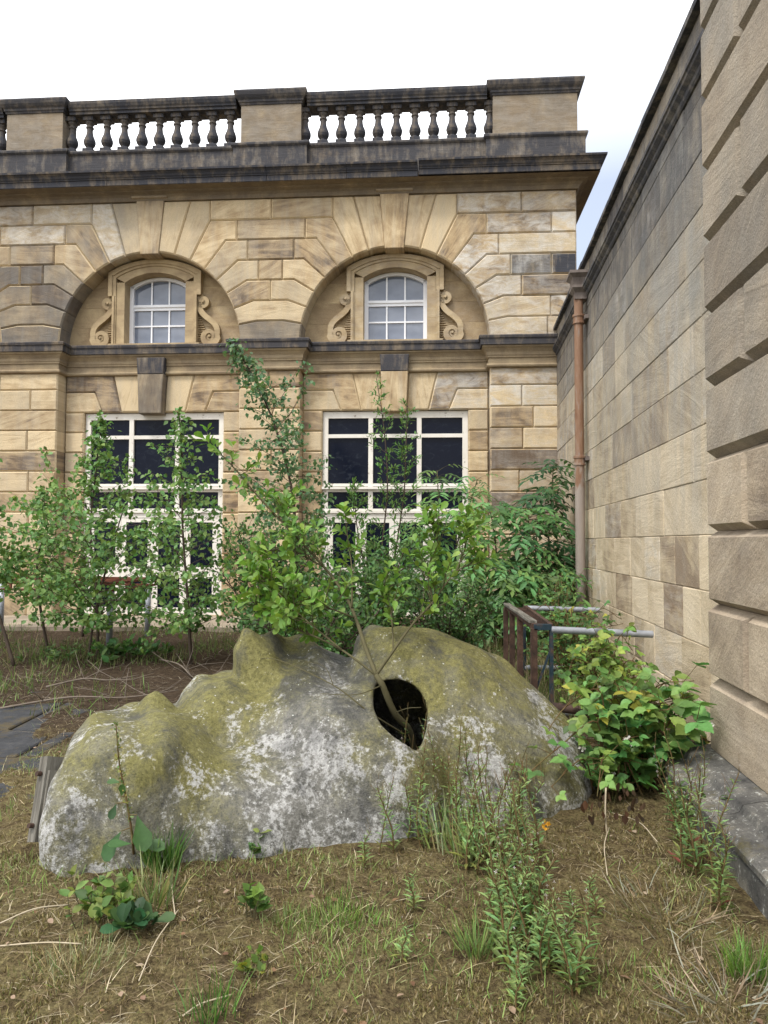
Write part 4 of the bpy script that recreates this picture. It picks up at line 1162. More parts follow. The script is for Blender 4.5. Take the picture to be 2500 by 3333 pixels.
shrub('willow_shrub', 'tall narrow-leaved willow shrub rising before the right window', 'shrub', (0, 11, 0),
      [[(.0, 11, 0), (-.05, 11, 1.2), (.05, 11, 2.4), (.0, 11, 3.3), (-.12, 11, 4.1)], [(.1, 11, 0), (.15, 11, 1.2), (.3, 11, 2.3), (.33, 11, 3.0), (.36, 11, 3.7)],
       [(-.1, 11, 0), (-.25, 11, 1.0), (-.42, 11, 1.9), (-.45, 11, 2.5)], [(.1, 10.9, 0), (.3, 10.9, .9), (.55, 10.9, 1.7)], [(0, 10.8, 0), (.0, 10.8, .8), (-.15, 10.8, 1.6)]],
      42, .55, WG, 'lance', .085, 26, env=lambda t: 1.1 - .85 * t)

# ---- goat willow growing out of the rock's hole: hand-laid limbs, rosettes of bright oval leaves
def goat():
    random.seed(77)
    mb = MB(); L = Leaves(); base = Vector((.2, 4.75, .02))
    GC = (.165, .285, .05)
    limb = lambda pts, r0, r1: (lambda c: (mb.tube(c, [r0 + (r1 - r0) * i / len(c) for i in range(len(c))], 7), c)[1])(curve(pts, 6))
    A = lambda x, y, Y: at(x, y, Y)
    t1 = limb([base, A(890, 1592, 4.6), A(852, 1540, 4.45), A(826, 1480, 4.4), A(812, 1458, 4.42)], .024, .017)
    limbs = [limb([A(812, 1458, 4.42), A(790, 1400, 4.6), A(768, 1335, 4.8), A(745, 1285, 4.95), A(700, 1225, 5.05), A(640, 1160, 5.1), A(560, 1075, 5.1), A(505, 1010, 5.1), A(447, 952, 5.1)], .015, .003),
             limb([A(812, 1458, 4.42), A(850, 1405, 4.5), A(890, 1350, 4.7), A(935, 1300, 4.8), A(985, 1235, 4.9), A(1040, 1210, 5.0)], .011, .003),
             limb([A(812, 1458, 4.42), A(740, 1405, 4.5), A(670, 1370, 4.7), A(600, 1340, 4.9), A(540, 1290, 5.0)], .008, .002),
             limb([A(760, 1312, 4.85), A(760, 1230, 5.0), A(752, 1170, 5.1), A(745, 1110, 5.1)], .007, .002),
             limb([A(850, 1405, 4.5), A(845, 1330, 4.7), A(828, 1270, 4.8)], .006, .002),
             limb([A(935, 1300, 4.8), A(925, 1230, 4.9), A(945, 1170, 5.0), A(930, 1120, 5.0)], .006, .002),
             limb([A(700, 1225, 5.05), A(630, 1190, 5.0), A(570, 1190, 4.95)], .006, .002),
             limb([A(740, 1405, 4.5), A(650, 1330, 4.6), A(590, 1270, 4.7), A(560, 1240, 4.8)], .006, .002),
             limb([A(768, 1335, 4.8), A(700, 1310, 4.7), A(640, 1300, 4.7), A(590, 1310, 4.7)], .006, .002),
             limb([A(640, 1160, 5.1), A(600, 1110, 5.2), A(612, 1080, 5.2)], .005, .002),
             limb([A(985, 1235, 4.9), A(1005, 1180, 5.0), A(1010, 1130, 5.1)], .005, .002)]
    # bare lower twigs
    limb([A(880, 1590, 4.55), A(800, 1540, 4.3), A(720, 1480, 4.35), A(600, 1425, 4.6), A(545, 1425, 4.7)], .006, .0015)
    limb([A(826, 1480, 4.4), A(770, 1500, 4.2), A(690, 1498, 4.2)], .004, .0012); limb([A(720, 1480, 4.35), A(700, 1440, 4.4), A(650, 1425, 4.5)], .003, .001)
    limb([A(852, 1540, 4.45), A(880, 1530, 4.3), A(910, 1528, 4.25)], .003, .001)
    def rosette(p, d, n, sz):
        a0 = rnd(0, 6.3)
        d = d.normalized(); x = d.cross(Vector((.3, .2, .9))).normalized(); y = d.cross(x)
        for k in range(n):
            a = a0 + k * 2.4; o = x * math.cos(a) + y * math.sin(a)
            up = rnd(.25, .9)
            L.add(p + d * rnd(-.05, .05), o + d * up + Vector((0, -.15, .1)), d + o * -.4 + Vector((0, -.25, .3)), sz * rnd(.65, 1.15), jit(GC, .28, .1))
    first = [.30, .45, .42, .2, .3, .2, .15, .2, .2, .1, .1]
    dens = [24, 22, 36, 7, 13, 20, 22, 32, 32, 12, 14]
    for li, c in enumerate(limbs):
        n = len(c)
        for b in range(dens[li]):
            t = first[li] + (1 - first[li]) * (b + rnd(0, 1)) / dens[li]
            i = min(int(t * (n - 1)), n - 2); p = c[i].lerp(c[i + 1], t * (n - 1) - i)
            ax = (c[i + 1] - c[i]).normalized()
            if li in (0, 1) and t < .45 and random.random() < .5: continue
            ln = rnd(.05, .32) * (1.15 - .7 * t)
            d = (rdir() + ax * .5 + Vector((0, 0, .5))).normalized()
            q = p + d * ln
            mb.tube([p, p + d * ln * .5 + rdir() * .01, q], [.0035, .003, .002], 4, cap=False)
            rosette(q, d, random.choice((4, 5, 6)), .078)
            if ln > .12: rosette(p + d * ln * .55, d, 3, .068)
        rosette(c[-1], c[-1] - c[-2], 7, .095)
    return plant('goat_willow', 'bright green goat willow growing out of the hole in the rock', 'willow', base, mb, [(L, 'obov')], 'bark_green')
goat()

# ---- elder bushes in the corner: arching stems with divided leaves
def elder(label, base, stems, col, nleaf, size, narrow=False, group='elder bushes in the corner'):
    mb = MB(); L = Leaves()
    for path in stems:
        st = curve(path, 6); n = len(st)
        mb.tube(st, [.016 * (1 - .75 * i / n) + .003 for i in range(n)], 6)
        for b in range(nleaf):
            t = .18 + .82 * ((b + rnd(0, 1)) / nleaf)
            i = min(int(t * (n - 1)), n - 2); p = st[i].lerp(st[i + 1], t * (n - 1) - i)
            a = b * 2.4 + rnd(-.5, .5)
            d = Vector((math.cos(a), math.sin(a) - .25, rnd(.1, .8))).normalized()
            ln = size * rnd(.7, 1.25) * (1.1 - .35 * t)
            p0 = p + d * rnd(.02, .30) * (1.1 - .6 * t)
            if (p0 - p).length > .03: mb.tube([p, p0], [.004, .003], 4, cap=False)
            pts = [p0]; q = p0.copy(); dd = d.copy()
            for k in range(4):
                dd = (dd + Vector((0, 0, -.24)) + rdir() * .05).normalized(); q = q + dd * ln / 4; pts.append(q.copy())
            mb.tube(pts, [.0025, .002, .002, .0015, .001], 3, cap=False)
            nrm = Vector((d.x * .5, d.y * .5 - .35, 1.0)); side = dd.cross(nrm).normalized()
            cc = jit(col, .2)
            for k in (1, 2, 3):
                ax = (pts[k + 1] - pts[k]).normalized() if k < 4 else dd
                for s in (1, -1): L.add(pts[k], ax * .6 + side * s * .9 + Vector((0, 0, -.1)), nrm, ln * rnd(.38, .5), jit(cc, .12, .05))
            L.add(pts[4], dd, nrm, ln * .48, jit(cc, .12, .05))
    return plant('elder_bush', label, 'bush', base, mb, [(L, 'narrow' if narrow else 'lance')], 'bark_green', group)
random.seed(91)
EG = (.08, .18, .05); EG2 = (.15, .30, .095)
elder('elder bush with fine feathery leaves before the right side of the right window', (.95, 12.6, 0),
      [[(.95, 12.6, 0), (.9, 12.6, 1.0), (.95, 12.5, 2.0), (.92, 12.5, 2.85)], [(1.0, 12.6, 0), (1.15, 12.6, 1.1), (1.4, 12.5, 2.0), (1.62, 12.5, 2.7)], [(.9, 12.5, 0), (.7, 12.4, .9), (.62, 12.4, 1.9)]], EG2, 64, .46, True)
elder('dense pale green elder bush left of the drainpipe', (1.9, 11.6, 0),
      [[(1.9, 11.6, 0), (1.85, 11.6, .9), (1.75, 11.5, 1.8), (1.65, 11.5, 2.25)], [(1.9, 11.6, 0), (2.1, 11.5, .9), (2.25, 11.4, 1.7), (2.3, 11.4, 2.15)], [(1.8, 11.5, 0), (1.5, 11.3, .8), (1.3, 11.2, 1.5)], [(1.9, 11.5, 0), (2.0, 11.2, .6), (1.9, 11.0, 1.2)], [(2.0, 11.5, 0), (2.4, 11.3, .7), (2.6, 11.3, 1.2)]], EG2, 56, .50)
elder('dark green elder bush climbing in the corner beside the side wall', (2.75, 12.4, 0),
      [[(2.75, 12.4, 0), (2.8, 12.4, 1.2), (2.85, 12.3, 2.3), (2.9, 12.3, 3.0)], [(2.7, 12.3, 0), (2.55, 12.2, 1.0), (2.6, 12.2, 1.9), (2.7, 12.2, 2.5)], [(2.8, 12.2, 0), (2.9, 12.0, .8), (2.85, 11.9, 1.6)]], (.055, .13, .045), 64, .48)

# ---- dense low shrubs behind the rock
random.seed(13)
def bush(name, label, cat, base, rx, ry, h, n, col, tpl, leaf, group=None):
    stems = []
    for k in range(9):
        a = k / 9 * 6.283 + rnd(-.3, .3); e = rnd(.4, .95)
        tip = (base[0] + rx * e * math.cos(a), base[1] + ry * e * math.sin(a), h * rnd(.75, 1.05) * (1.1 - .3 * e))
        mid = (base[0] + rx * e * .5 * math.cos(a), base[1] + ry * e * .5 * math.sin(a), tip[2] * .6)
        stems.append([base, mid, tip])
    return shrub(name, label, cat, base, stems, max(6, n // 9), max(rx, .3) * .8, col, tpl, leaf, 24, env=lambda t: 1.0 - .45 * t, start=.1, group=group)
LG = 'low shrubs behind the rock'
bush('privet_bush', 'dark green small-leaved bush behind the rock saddle', 'bush', (-.75, 7.6, 0), .9, .6, 1.05, 210, (.08, .165, .045), 'ovate', .06, LG)
bush('privet_bush', 'dark bush of small leaves below the right french doors', 'bush', (-.15, 9.0, 0), .85, .6, 1.7, 210, (.07, .15, .04), 'ovate', .06, LG)
bush('privet_bush', 'leafy bush at the foot of the middle pilaster', 'bush', (-1.55, 9.7, 0), .85, .5, 2.0, 230, (.095, .19, .055), 'ovate', .055, LG)
bush('privet_bush', 'low dark bush between the willow and the elder', 'bush', (.85, 9.8, 0), .85, .5, 1.1, 170, (.075, .155, .045), 'ovate', .055, LG)

# ---- brambles
def bramble(label, base, canes, col, n, size, tpl='serr', group='brambles by the pier', flowers=0):
    mb = MB(); L = Leaves(); FL = Leaves()
    for path in canes:
        st = curve(path, 6); m_n = len(st)
        mb.tube(st, [.0065 * (1 - .6 * i / m_n) for i in range(m_n)], 5)
        for b in range(n):
            t = .1 + .9 * ((b + rnd(0, 1)) / n)
            i = min(int(t * (m_n - 1)), m_n - 2); p = st[i].lerp(st[i + 1], t * (m_n - 1) - i)
            d = (rdir() + Vector((0, -.35, .55))).normalized(); q = p + d * rnd(.05, .15)
            mb.tube([p, q], [.003, .002], 4, cap=False)
            x = d.cross(Vector((0, 0, 1))); x = x.normalized() if x.length > .1 else Vector((1, 0, 0))
            nr = Vector((rnd(-.8, .8), rnd(-1.1, .2), 1)).normalized()
            h = Vector((d.x, d.y, rnd(-.25, .15))).normalized()
            x = h.cross(nr).normalized()
            s = size * rnd(.45, 1.2); c = jit(col, .28, .15)
            if random.random() < .025: c = (.36, .36, .06)
            L.add(q, h, nr, s, jit(c, .1, .04))
            for sg in (1, -1): L.add(q, h * .25 + x * sg + Vector((0, 0, rnd(-.2, .1))), nr + x * sg * -.2, s * .82, jit(c, .1, .04))
        if flowers and random.random() < flowers:
            for k in range(5): 
                f = st[-1] + rdir() * .03
                for j in range(5):
                    a = j * 1.2566; L.add(f, (math.cos(a), -.5, math.sin(a)), (0, -1, .3), .012, (.8, .76, .75))
    r = plant('bramble_bush', label, 'brambles', base, mb, [(L, tpl)], 'red_stem', group)
    if FL.p: FL.mesh('flower', 'ovate', r, None, base)
    return r
random.seed(101)
def canes(c, k, rx, ry, h, lean=(0, 0)):
    out_ = []
    for i in range(k):
        a = rnd(0, 6.283); e = rnd(.25, 1); tip = (c[0] + lean[0] + rx * e * math.cos(a), c[1] + lean[1] + ry * e * math.sin(a), h * rnd(.25, 1.0))
        out_.append([(c[0] + rnd(-.15, .15), c[1] + rnd(-.15, .15), 0), (c[0] * .5 + tip[0] * .5, c[1] * .5 + tip[1] * .5, max(tip[2], .15) * rnd(.8, 1.2)), tip])
    return out_
BR = (.15, .28, .07)
bramble('large-leaved bramble bush against the foot of the pier', (1.72, 4.95, 0), canes((1.70, 4.85), 44, .52, .30, .60) + [[(1.7, 4.9, 0), (1.9, 4.75, .5), at(1470, 1560, 4.6), at(1530, 1570, 4.45)], [(1.6, 5, 0), (1.75, 4.8, .55), at(1440, 1520, 4.7)], [(1.6, 5, 0), (1.8, 4.9, .6), at(1500, 1470, 4.8)]], BR, 6, .118, flowers=.25)
bramble('bramble canes trailing over the right end of the rock', (1.35, 4.7, 0), [[(1.4, 4.75, 0), at(1290, 1560, 4.6), at(1200, 1620, 4.35), at(1120, 1690, 4.2)], [(1.4, 4.75, 0), at(1300, 1500, 4.7), at(1230, 1520, 4.6), at(1180, 1580, 4.5)], [(1.35, 4.7, 0), at(1260, 1640, 4.5), at(1190, 1700, 4.2)], [(1.4, 4.8, 0), at(1330, 1480, 4.9), at(1290, 1490, 4.8)], [(1.4, 4.75, 0), at(1300, 1640, 4.5), at(1290, 1720, 4.3)]] + canes((1.5, 4.7), 12, .28, .22, .45), BR, 9, .095, flowers=.4)
bramble('yellow-green bramble patch between the overturned table and the side wall', (1.9, 6.4, 0), canes((1.9, 6.3), 46, .52, .80, .72), (.20, .32, .06), 9, .082, 'serr')
bramble('darker bramble thicket under the galvanised legs', (2.15, 8.2, 0), canes((2.1, 8.1), 48, .52, 1.0, .85), (.11, .22, .055), 9, .075, 'ovate')
bramble('tangled brambles at the foot of the drainpipe', (2.5, 10.2, 0), canes((2.45, 10.2), 44, .6, .9, .95), (.10, .20, .055), 10, .075, 'ovate')
# ------------------------------------------------------------------ ground cover
def g_at(x, y):
    """ground point on the sight line of (x, y) in a 1659 x 2212 frame"""
    p = at(x, y, 1.0); k = EYE / (EYE - p.z)
    q = Vector((p.x * k, k, 0)); q.z = ground_h(q.x, q.y); return q
def on_rock(x, y):
    return ((x + .3) / 1.62) ** 2 + ((y - 4.75) / .98) ** 2 < 1 and y > 3.6
def blades(name, n, ymin, ymax, lens, wid, cols, tilt, patch=None, seed=1, label=None, ypow=1.6, wedge=.62, xlim=None):
    r = np.random.default_rng(seed)
    P_ = []; tries = 0
    Ys = ymin + (ymax - ymin) * r.random(n * 4) ** ypow
    Xs = (r.random(n * 4) * 2 - 1) * (Ys * wedge + .15)
    for x, y in zip(Xs, Ys):
        if len(P_) >= n: break
        if x > 2.0 + .1 * (y - 4.3) - (.35 if y < 4.6 else 0): continue
        if xlim and not (xlim[0] < x < xlim[1]): continue
        if on_rock(x, y): continue
        if patch is not None and r.random() > patch(x, y): continue
        P_.append((x, y, ground_h(x, y) - .004))
    p = np.array(P_); n = len(p)
    ln = lens[0] + (lens[1] - lens[0]) * r.random(n) ** 1.5
    a = r.random(n) * 2 * np.pi; up = tilt[0] + (tilt[1] - tilt[0]) * r.random(n)
    d = np.stack([np.cos(a) * np.cos(up), np.sin(a) * np.cos(up), np.sin(up)], 1)
    b = r.random(n) * 2 * np.pi; s = np.stack([np.cos(b), np.sin(b), np.zeros(n)], 1)
    w_ = (wid[0] + (wid[1] - wid[0]) * r.random(n))[:, None]
    m = p + d * (ln * .55)[:, None] ; t = p + d * ln[:, None]; t[:, 2] -= ln * .12 * np.cos(up); t[:, 2] = np.maximum(t[:, 2], p[:, 2] + .002)
    V = np.stack([p - s * w_, p + s * w_, m + s * w_ * .75, m - s * w_ * .75, t], 1)
    k = np.arange(n)[:, None] * 5
    F = np.concatenate([k + np.array([[0, 1, 2]]), k + np.array([[0, 2, 3]]), k + np.array([[3, 2, 4]])])
    C = np.array(cols)[r.integers(0, len(cols), n)] * (.6 + .8 * r.random(n))[:, None]
    c = np.concatenate([np.repeat(C[:, None], 5, 1).reshape(-1, 3), np.ones((n * 5, 1))], 1)
    o = np_mesh(name, V.reshape(-1, 3), F, M['blade'], None, c)
    return tag(o, kind='stuff')
def pn(x, y, s, z=0.0): return .5 + .5 * mnoise.noise((x * s, y * s, z + 4.4))
blades('moss', 110000, 1.9, 6.2, (.012, .038), (.0016, .0034), [(.16, .12, .055), (.22, .175, .075), (.10, .07, .035), (.25, .21, .09), (.16, .155, .055), (.20, .145, .07), (.34, .28, .18)], (.2, 1.4), patch=lambda x, y: (.25 + .75 * (pn(x, y, 2.1) > .42)) * (.12 + .88 * (pn(x, y, 11, 3) > .5)), seed=2, ypow=1.9)
blades('grass', 11000, 1.9, 6.5, (.03, .10), (.0012, .0026), [(.20, .31, .08), (.25, .34, .11), (.30, .32, .14), (.15, .24, .06), (.38, .34, .19)], (.5, 1.45), patch=lambda x, y: max(.02, (pn(x, y, 1.7, 5) - .54) * 6), seed=3)
blades('dry_grass', 8500, 1.9, 7.5, (.05, .20), (.0010, .0022), [(.42, .34, .21), (.50, .43, .30), (.33, .26, .16), (.26, .19, .12)], (.0, .28), patch=lambda x, y: .15 + .85 * (pn(x, y, 1.1, 9) > .52), seed=4, ypow=1.4)
blades('dead_twigs', 9500, 5.6, 13, (.06, .34), (.0018, .0045), [(.16, .12, .09), (.26, .21, .16), (.09, .07, .055), (.36, .31, .24)], (.0, .22), seed=5, ypow=1.0)
blades('undergrowth', 9500, 6.6, 13.5, (.06, .26), (.003, .006), [(.09, .15, .035), (.12, .19, .05), (.16, .17, .07), (.20, .17, .09)], (.6, 1.5), patch=lambda x, y: max(0, (pn(x, y, .8, 2) - .42) * 3.2) + (.5 if x > .6 else 0), seed=6, ypow=1.0)
blades('tall_grass', 5200, 6.2, 12.8, (.12, .45), (.002, .005), [(.10, .15, .04), (.20, .19, .09), (.30, .25, .14)], (.8, 1.5), xlim=(.55, 3.0), seed=7, ypow=1.0)
# fallen leaves
def litter(n, seed):
    r = random.Random(seed); L = Leaves()
    for k in range(n):
        y = 2.1 + 5.5 * r.random() ** 1.5; x = r.uniform(-1, 1) * (y * .6 + .1)
        if on_rock(x, y) or x > 1.6: continue
        a = r.random() * 6.3
        c = r.choice([(.22, .13, .07), (.34, .24, .17), (.15, .08, .045), (.36, .28, .2), (.24, .15, .10)])
        L.add((x, y, ground_h(x, y) + .015), (math.cos(a), math.sin(a), r.uniform(-.1, .3)), (r.uniform(-.4, .4), r.uniform(-.4, .4), 1), r.uniform(.015, .04), c)
    return tag(L.mesh('fallen_leaves', 'ovate', None, M['blade']), kind='stuff')
litter(260, 8)
# pale sticks lying about
random.seed(44)
sticks = [((0, 2005), (150, 1962), 'thick pale dry stem lying at the left edge of the moss'), ((0, 2052), (175, 2055), 'pale dry stem lying level below the thick one at the left edge'),
          ((300, 2130), (385, 1985), 'pale dry stem leaning up beside the dock plant'), ((395, 2205), (500, 2160), 'broken pale stick in the bottom foreground'),
          ((1312, 1905), (1316, 1790), 'pale bent stalk hanging below the brambles'), ((1322, 1760), (1420, 1830), 'pale forked stalk running right from below the brambles'),
          ((378, 1990), (372, 1905), 'short pale twig left of the seedling')]
for (a, b, lb) in sticks:
    p, q = g_at(*a), g_at(*b); m_ = (p + q) / 2 + Vector((rnd(-.03, .03), 0, rnd(.02, .05)))
    mb = MB(); mb.tube(curve([p + Vector((0, 0, .012)), m_, q + Vector((0, 0, .02))], 5), .003, 5)
    tag(mb.build('dry_stick', M['dry'], None, True), lb, 'stick', 'dry sticks on the ground')
for (a, b, lb) in [((0, 1530), (385, 1505), 'long dead branch lying behind the left hump of the rock'), ((345, 1430), (470, 1500), 'bare twig lying behind the second hump'), ((415, 1500), (560, 1450), 'thin dead branch lying beyond the second hump'), ((100, 1490), (300, 1470), 'grey dead branch lying on the dark soil')]:
    p, q = g_at(*a), g_at(*b); d = (q - p)
    mb = MB(); c = curve([p + Vector((0, 0, .04)), p + d * .35 + Vector((0, .1, .07)), p + d * .7 + Vector((0, -.08, .05)), q + Vector((0, 0, .06))], 5)
    mb.tube(c, [.011 * (1 - .6 * i / len(c)) for i in range(len(c))], 6)
    for k in range(7):
        i = random.randrange(3, len(c) - 1); e = c[i] + Vector((rnd(-.5, .5), rnd(-.4, .4), rnd(.05, .35)))
        mb.tube([c[i], (c[i] + e) / 2 + rdir() * .04, e], [.0045, .003, .0015], 4)
    tag(mb.build('dead_branch', M['dead_wood'], None, True), lb, 'branch', 'dead branches behind the rock')

# ---- willowherb stalks
def willowherb_model(seed, h, lean, red, sparse=1.0):
    random.seed(seed)
    mb = MB(); L = Leaves(); FL = Leaves()
    st = curve([(0, 0, -.02), (lean * .25, rnd(-.03, .03), h * .35), (lean * .6 + rnd(-.02, .02), rnd(-.04, .04), h * .7), (lean, rnd(-.05, .05), h)], 6); n = len(st)
    mb.tube(st, [.0042 * (1 - .7 * i / n) + .0008 for i in range(n)], 5)
    k = 0; t = .08
    while t < .96:
        i = min(int(t * (n - 1)), n - 2); p = st[i].lerp(st[i + 1], t * (n - 1) - i)
        a = k * 1.571 + rnd(-.3, .3)
        for s in (0, math.pi):
            o = Vector((math.cos(a + s), math.sin(a + s), rnd(.15, .9)))
            g = (.24, .36, .13) if t > .2 else (.22, .26, .08)
            if t < .14 and random.random() < red * .35: g = (.22, .06, .04)
            L.add(p, o, Vector((0, -.2, 1)) - o * .2, (.075 - .045 * t) * rnd(.7, 1.25), jit(g, .25, .1))
        t += rnd(.042, .075) * sparse; k += 1
    for q in range(7):
        p = st[-1 - q - q // 2] ; d = Vector((rnd(-.6, .6), rnd(-.6, .6), 1.2)).normalized(); e = p + d * rnd(.05, .11)
        mb.tube([p, e], [.0012, .001], 3)
        if random.random() < .3:
            for j in range(4):
                an = j * 1.571; L.add(e, (math.cos(an), -.4, math.sin(an)), (0, -1, .4), .008, (.78, .70, .74))
    return mb, L, FL
protos = []
for k, (h, ln, rd, sp) in enumerate([(.42, .03, .7, 1), (.55, -.05, .8, 1), (.34, .06, .6, .9), (.62, .08, .9, 1.15), (.25, -.02, .4, .8), (.48, .16, .6, 1)]):
    mb, L, FL = willowherb_model(200 + k, h, ln, rd, sp)
    r_ = thing('willowherb', 'x', 'wildflower', (0, 0, 0))
    mb.build('stem', M['red_stem'], r_, True); L.mesh('foliage', 'narrow', r_); 
    if FL.p: FL.mesh('flower', 'ovate', r_, M['leaf'])
    protos.append((r_, h))
used = set()
def herb(x, y, top, label, group):
    p = g_at(x, y)
    h = (y - top) * 1.507 / FPX * p.y
    k = min(range(len(protos)), key=lambda q: abs(protos[q][1] - h) + random.random() * .14)
    r_, hh = protos[k]
    if k in used: o = copy_tree(r_)
    else: o = r_; used.add(k)
    o.location = p; o.rotation_euler = (rnd(-.1, .1), rnd(-.1, .1), rnd(0, 6.28)); s = h / hh; o.scale = (max(s, .75), max(s, .75), s)
    o["label"] = label; o["group"] = group
random.seed(66)
G1 = 'willowherb in the thicket against the right half of the rock'
for k in range(30): 
    x = rnd(860, 1170); y = 1795 + rnd(-45, 45) + (x - 860) * .05
    if x > 1000: y += rnd(0, 60)
    herb(x, y, y - rnd(110, 230), 'green willowherb stalk in the thicket against the right half of the rock', G1)
G2 = 'willowherb in the tall band right of centre'
for k in range(24):
    y = rnd(1860, 2010); x = rnd(1040, 1120) + (y - 1860) * .3
    herb(x, y, y - rnd(120, 250), 'slender willowherb stalk in the tall band running towards the viewer', G2)
G3 = 'willowherb in the near band at the bottom right'
for k in range(24):
    y = rnd(2020, 2180); x = rnd(1050, 1200) + (y - 2020) * .45
    herb(x, y, y - rnd(90, 200), 'willowherb stalk with reddish foot in the near band at the bottom right', G3)
for x, y, t, lb in ((818, 1850, 1700, 'silvery willowherb stalk before the white part of the rock, left of a pair'), (850, 1845, 1705, 'silvery willowherb stalk before the white part of the rock, right of a pair'),
                    (785, 1880, 1800, 'short willowherb stalk left of the silvery pair'), (893, 1965, 1880, 'lone short willowherb on the moss below the rock'), (870, 2085, 2010, 'small willowherb low in the middle of the moss'),
                    (1288, 1985, 1900, 'lone willowherb on the moss right of the tall band'), (1240, 1990, 1930, 'small willowherb between the tall band and the pier plinth'), (1115, 2190, 2100, 'willowherb stalk at the bottom edge left of the red-footed ones')):
    herb(x, y, t, lb, 'single willowherb stalks on the moss')
G4 = 'willowherb sprawling before the pier plinth'
for k in range(14):
    x = rnd(1440, 1560); y = 1800 + (x - 1440) * 1.1 + rnd(-30, 60)
    herb(x, y, y - rnd(120, 230), 'white-flowered willowherb stalk sprawling before the pier plinth', G4)
for k, (r_, hh) in enumerate(protos):
    if k not in used:
        r_.location = g_at(1010 + 9 * k, 1850); r_["label"] = 'green willowherb stalk in the thicket against the right half of the rock'; r_["group"] = G1

# ---- broad-leaved weeds
def weed(name, label, cat, base, stem, leaves, tpl, col, bark='bark_green', size=.1, seeds=None):
    mb = MB(); L = Leaves(); random.seed(hash(label) % 1000 if False else len(label))
    if stem: 
        c = curve(stem, 6); mb.tube(c, [.006 * (1 - .7 * i / len(c)) + .001 for i in range(len(c))], 6)
    for p, d, n, s in leaves:
        L.add(p, d, n, s, jit(col, .2, .08))
        if stem: 
            q = min(c, key=lambda z: (z - Vector(p)).length); mb.tube([q, p], [.003, .0025], 4, cap=False)
    S2 = Leaves()
    if seeds:
        for q in c[int(len(c) * .35):]:
            for k in range(seeds): S2.add(q + rdir() * .015, rdir() + Vector((0, 0, .2)), rdir(), rnd(.010, .022), jit((.20, .22, .06), .3, .2))
    sets = [(L, tpl)]
    if S2.p: sets.append((S2, 'ovate'))
    return plant(name, label, cat, base, mb, sets, bark)
Yd = 3.52
V_ = Vector
b_ = g_at(290, 1872)
weed('dock_plant', 'tall dock plant with a brown seed spike and drooping broad leaves before the rock', 'weed', b_, [b_, at(285, 1800, Yd), at(272, 1720, Yd), at(258, 1650, Yd), at(250, 1560, Yd)],
     [(at(296, 1760, Yd - .03), (.22, -.2, -.55), (.5, -1, .2), .17), (at(262, 1795, Yd - .02), (-.45, -.2, -.85), (-.4, -1, .3), .15), (at(300, 1815, Yd), (.9, -.2, -.2), (0, -.4, 1), .14),
      (at(285, 1822, Yd - .04), (-.9, -.4, .1), (0, -.4, 1), .11), (at(252, 1735, Yd), (-.2, -.3, -.7), (0, -1, .3), .075), (at(262, 1690, Yd), (-.9, 0, .05), (0, -.5, 1), .07), (at(262, 1720, Yd), (.15, -.2, .6), (0, -1, .2), .07)], 'obov', (.06, .13, .04), 'red_stem', seeds=7)
def clump(name, label, cat, x, y, n, h, col, tpl, s, rad=.12, up=(.1, .9)):
    p = g_at(x, y); mb = MB(); L = Leaves(); random.seed(int(x * 7 + y))
    for k in range(n):
        a = rnd(0, 6.28); e = rnd(0, rad); q = p + V_((e * math.cos(a), e * math.sin(a), 0)); tip = q + V_((rnd(-.05, .05), rnd(-.05, .05), h * rnd(.3, 1)))
        mb.tube([q, (q + tip) / 2 + rdir() * .01, tip], [.0025, .002, .0015], 4, cap=False)
        for j in range(5):
            t = rnd(.35, 1); L.add(q.lerp(tip, t), V_((rnd(-1, 1), rnd(-1, .5), rnd(*up))), V_((rnd(-.4, .4), rnd(-.8, .1), 1)), s * rnd(.6, 1.2), jit(col, .25, .15))
    return plant(name, label, cat, p, mb, [(L, tpl)], 'bark_green')
clump('nettle_clump', 'small nettle clump with yellowing leaves below the dock plant', 'weed', 225, 1985, 22, .20, (.15, .22, .05), 'serr', .055, .13)
clump('leaf_rosette', 'dark green leaf rosette at the foot of the nettles', 'weed', 292, 2020, 9, .07, (.05, .11, .04), 'obov', .085, .05)
clump('ivy_sprig', 'lone seedling with lobed green leaves on the open moss', 'weed', 545, 1985, 5, .17, (.11, .21, .045), 'serr', .075, .03)
clump('ivy_sprig', 'pale seedling at the foot of the rock face', 'weed', 552, 1850, 6, .13, (.16, .24, .08), 'serr', .06, .05)
clump('ivy_sprig', 'small yellow-green sprig on the moss near the bottom', 'weed', 545, 2105, 8, .07, (.18, .22, .04), 'serr', .035, .06)
clump('weed_clump', 'leafy weeds sprouting along the plinth of the pier', 'weed', 1500, 1790, 20, .22, (.07, .14, .04), 'lance', .07, .16)
clump('weed_clump', 'low weeds before the leaning birch trunk', 'weed', 120, 1435, 30, .3, (.08, .15, .04), 'lance', .09, .5)
clump('nettle_clump', 'green bramble sprout at the foot of the broad birch', 'weed', 255, 1425, 34, .28, (.08, .17, .045), 'serr', .12, .5)
clump('nettle_clump', 'low leafy sprout between the two birches', 'weed', 345, 1415, 14, .2, (.10, .18, .05), 'serr', .10, .4)
clump('weed_clump', 'tall weeds below the rusty table frame', 'weed', 1020, 1395, 46, .5, (.10, .16, .05), 'lance', .10, .6)
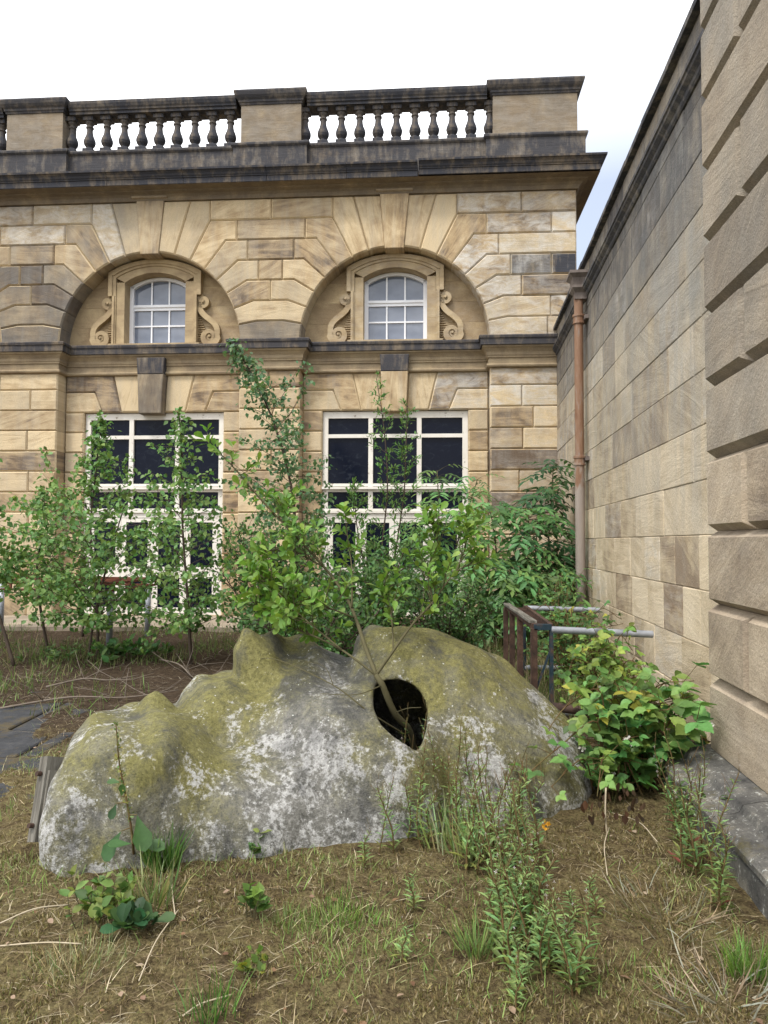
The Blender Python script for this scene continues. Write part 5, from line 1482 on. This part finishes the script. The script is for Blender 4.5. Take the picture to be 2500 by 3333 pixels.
def tuft(label, x, y, n, h, cols, rad=.08, fan=.5):
    p = g_at(x, y); random.seed(int(x + y * 3)); L = Leaves()
    for k in range(n):
        a = rnd(0, 6.28); q = p + V_((rad * rnd(0, 1) * math.cos(a), rad * rnd(0, 1) * math.sin(a), -.005))
        L.add(q, V_((math.cos(a) * fan * rnd(.1, 1), math.sin(a) * fan * rnd(.1, 1), 1)), rdir(), h * rnd(.45, 1.1), jit(random.choice(cols), .25, .1))
    TPL['blade'] = (np.array([(-.018, 0, 0), (.018, 0, 0), (-.015, .5, .05), (.015, .5, .05), (0, 1, .28)], float), [(0, 1, 3), (0, 3, 2), (2, 3, 4)])
    o = thing('grass_tuft', label, 'grass', p, 0, 'grass tufts in the foreground')
    L.mesh('blades', 'blade', o, M['blade'], p)
GRN = [(.07, .16, .03), (.10, .20, .04), (.14, .22, .06)]; PAL = [(.20, .26, .09), (.30, .30, .15), (.38, .34, .2)]
tuft('lush dark green grass tuft at the foot of the rock beside the dock', 352, 1880, 210, .20, GRN, .09)
tuft('bright green grass patch in the middle of the moss', 735, 1985, 240, .09, [(.15, .28, .05), (.20, .30, .08)], .17)
tuft('green grass patch left of the middle one', 620, 2000, 140, .08, [(.15, .25, .06), (.22, .28, .1)], .13)
tuft('wide pale grass tuft near the bottom left', 175, 2090, 240, .09, PAL, .2, .8)
tuft('thin green grass tuft at the bottom edge', 455, 2195, 70, .14, GRN, .1)
tuft('bright grass tuft before the plinth at the right edge', 1625, 2105, 200, .16, [(.15, .28, .05), (.2, .32, .08)], .09, .7)
tuft('pale dry grass heap at the bottom right', 1575, 2165, 170, .16, [(.36, .31, .23), (.28, .23, .16)], .26, 2.6)
tuft('dry grass mat before the plinth of the pier', 1430, 1990, 170, .15, [(.36, .31, .22), (.28, .23, .15), (.2, .22, .08)], .28, 2.6)
tuft('pale green grass tuft beside the tall willowherb band', 1030, 2050, 130, .16, [(.18, .28, .08), (.25, .3, .12)], .09, .8)
tuft('wispy grass clump among the willowherb before the rock', 1010, 1845, 130, .30, [(.24, .34, .11), (.32, .38, .17), (.38, .36, .2)], .24, .45)
tuft('thin grass clump between the dock and the nettles', 330, 1960, 110, .22, [(.14, .22, .06), (.3, .3, .14)], .12, .6)
# gorse-yellow blossom
p = g_at(1181, 1815); p.z += .07
mb = MB(); mb.tube([(p.x, p.y, 0), p + V_((0, 0, .02))], .0025, 5); L = Leaves()
for k in range(14): L.add(p + rdir() * .018 + V_((0, 0, .015)), rdir() + V_((0, 0, .4)), rdir(), rnd(.018, .03), (.80, .42, .05))
fl = thing('yellow_flower', 'single orange yellow blossom right of the willowherb', 'flower', p)
mb.v = [(a[0] - p.x, a[1] - p.y, a[2] - p.z) for a in mb.v]; mb.build('stem', M['bark_green'], fl); L.mesh('petals', 'ovate', fl, M['leaf'], p)
# dead brown dock stalk hanging in the brambles
p = g_at(1312, 1800); mb = MB(); L = Leaves(); random.seed(8)
c = curve([p, p + V_((-.01, 0, .12)), p + V_((.0, .02, .26))], 5); mb.tube(c, .005, 5)
for k in range(44): L.add(c[-1 - random.randrange(6)] + V_((rnd(-.12, .22), rnd(-.04, .06), rnd(-.06, .05))), V_((rnd(-.3, .3), 0, -1)), rdir(), rnd(.03, .06), jit((.09, .055, .035)))
plant('dead_stalk', 'withered brown weed hanging below the front of the brambles', 'weed', p, mb, [(L, 'ovate')], 'dry')
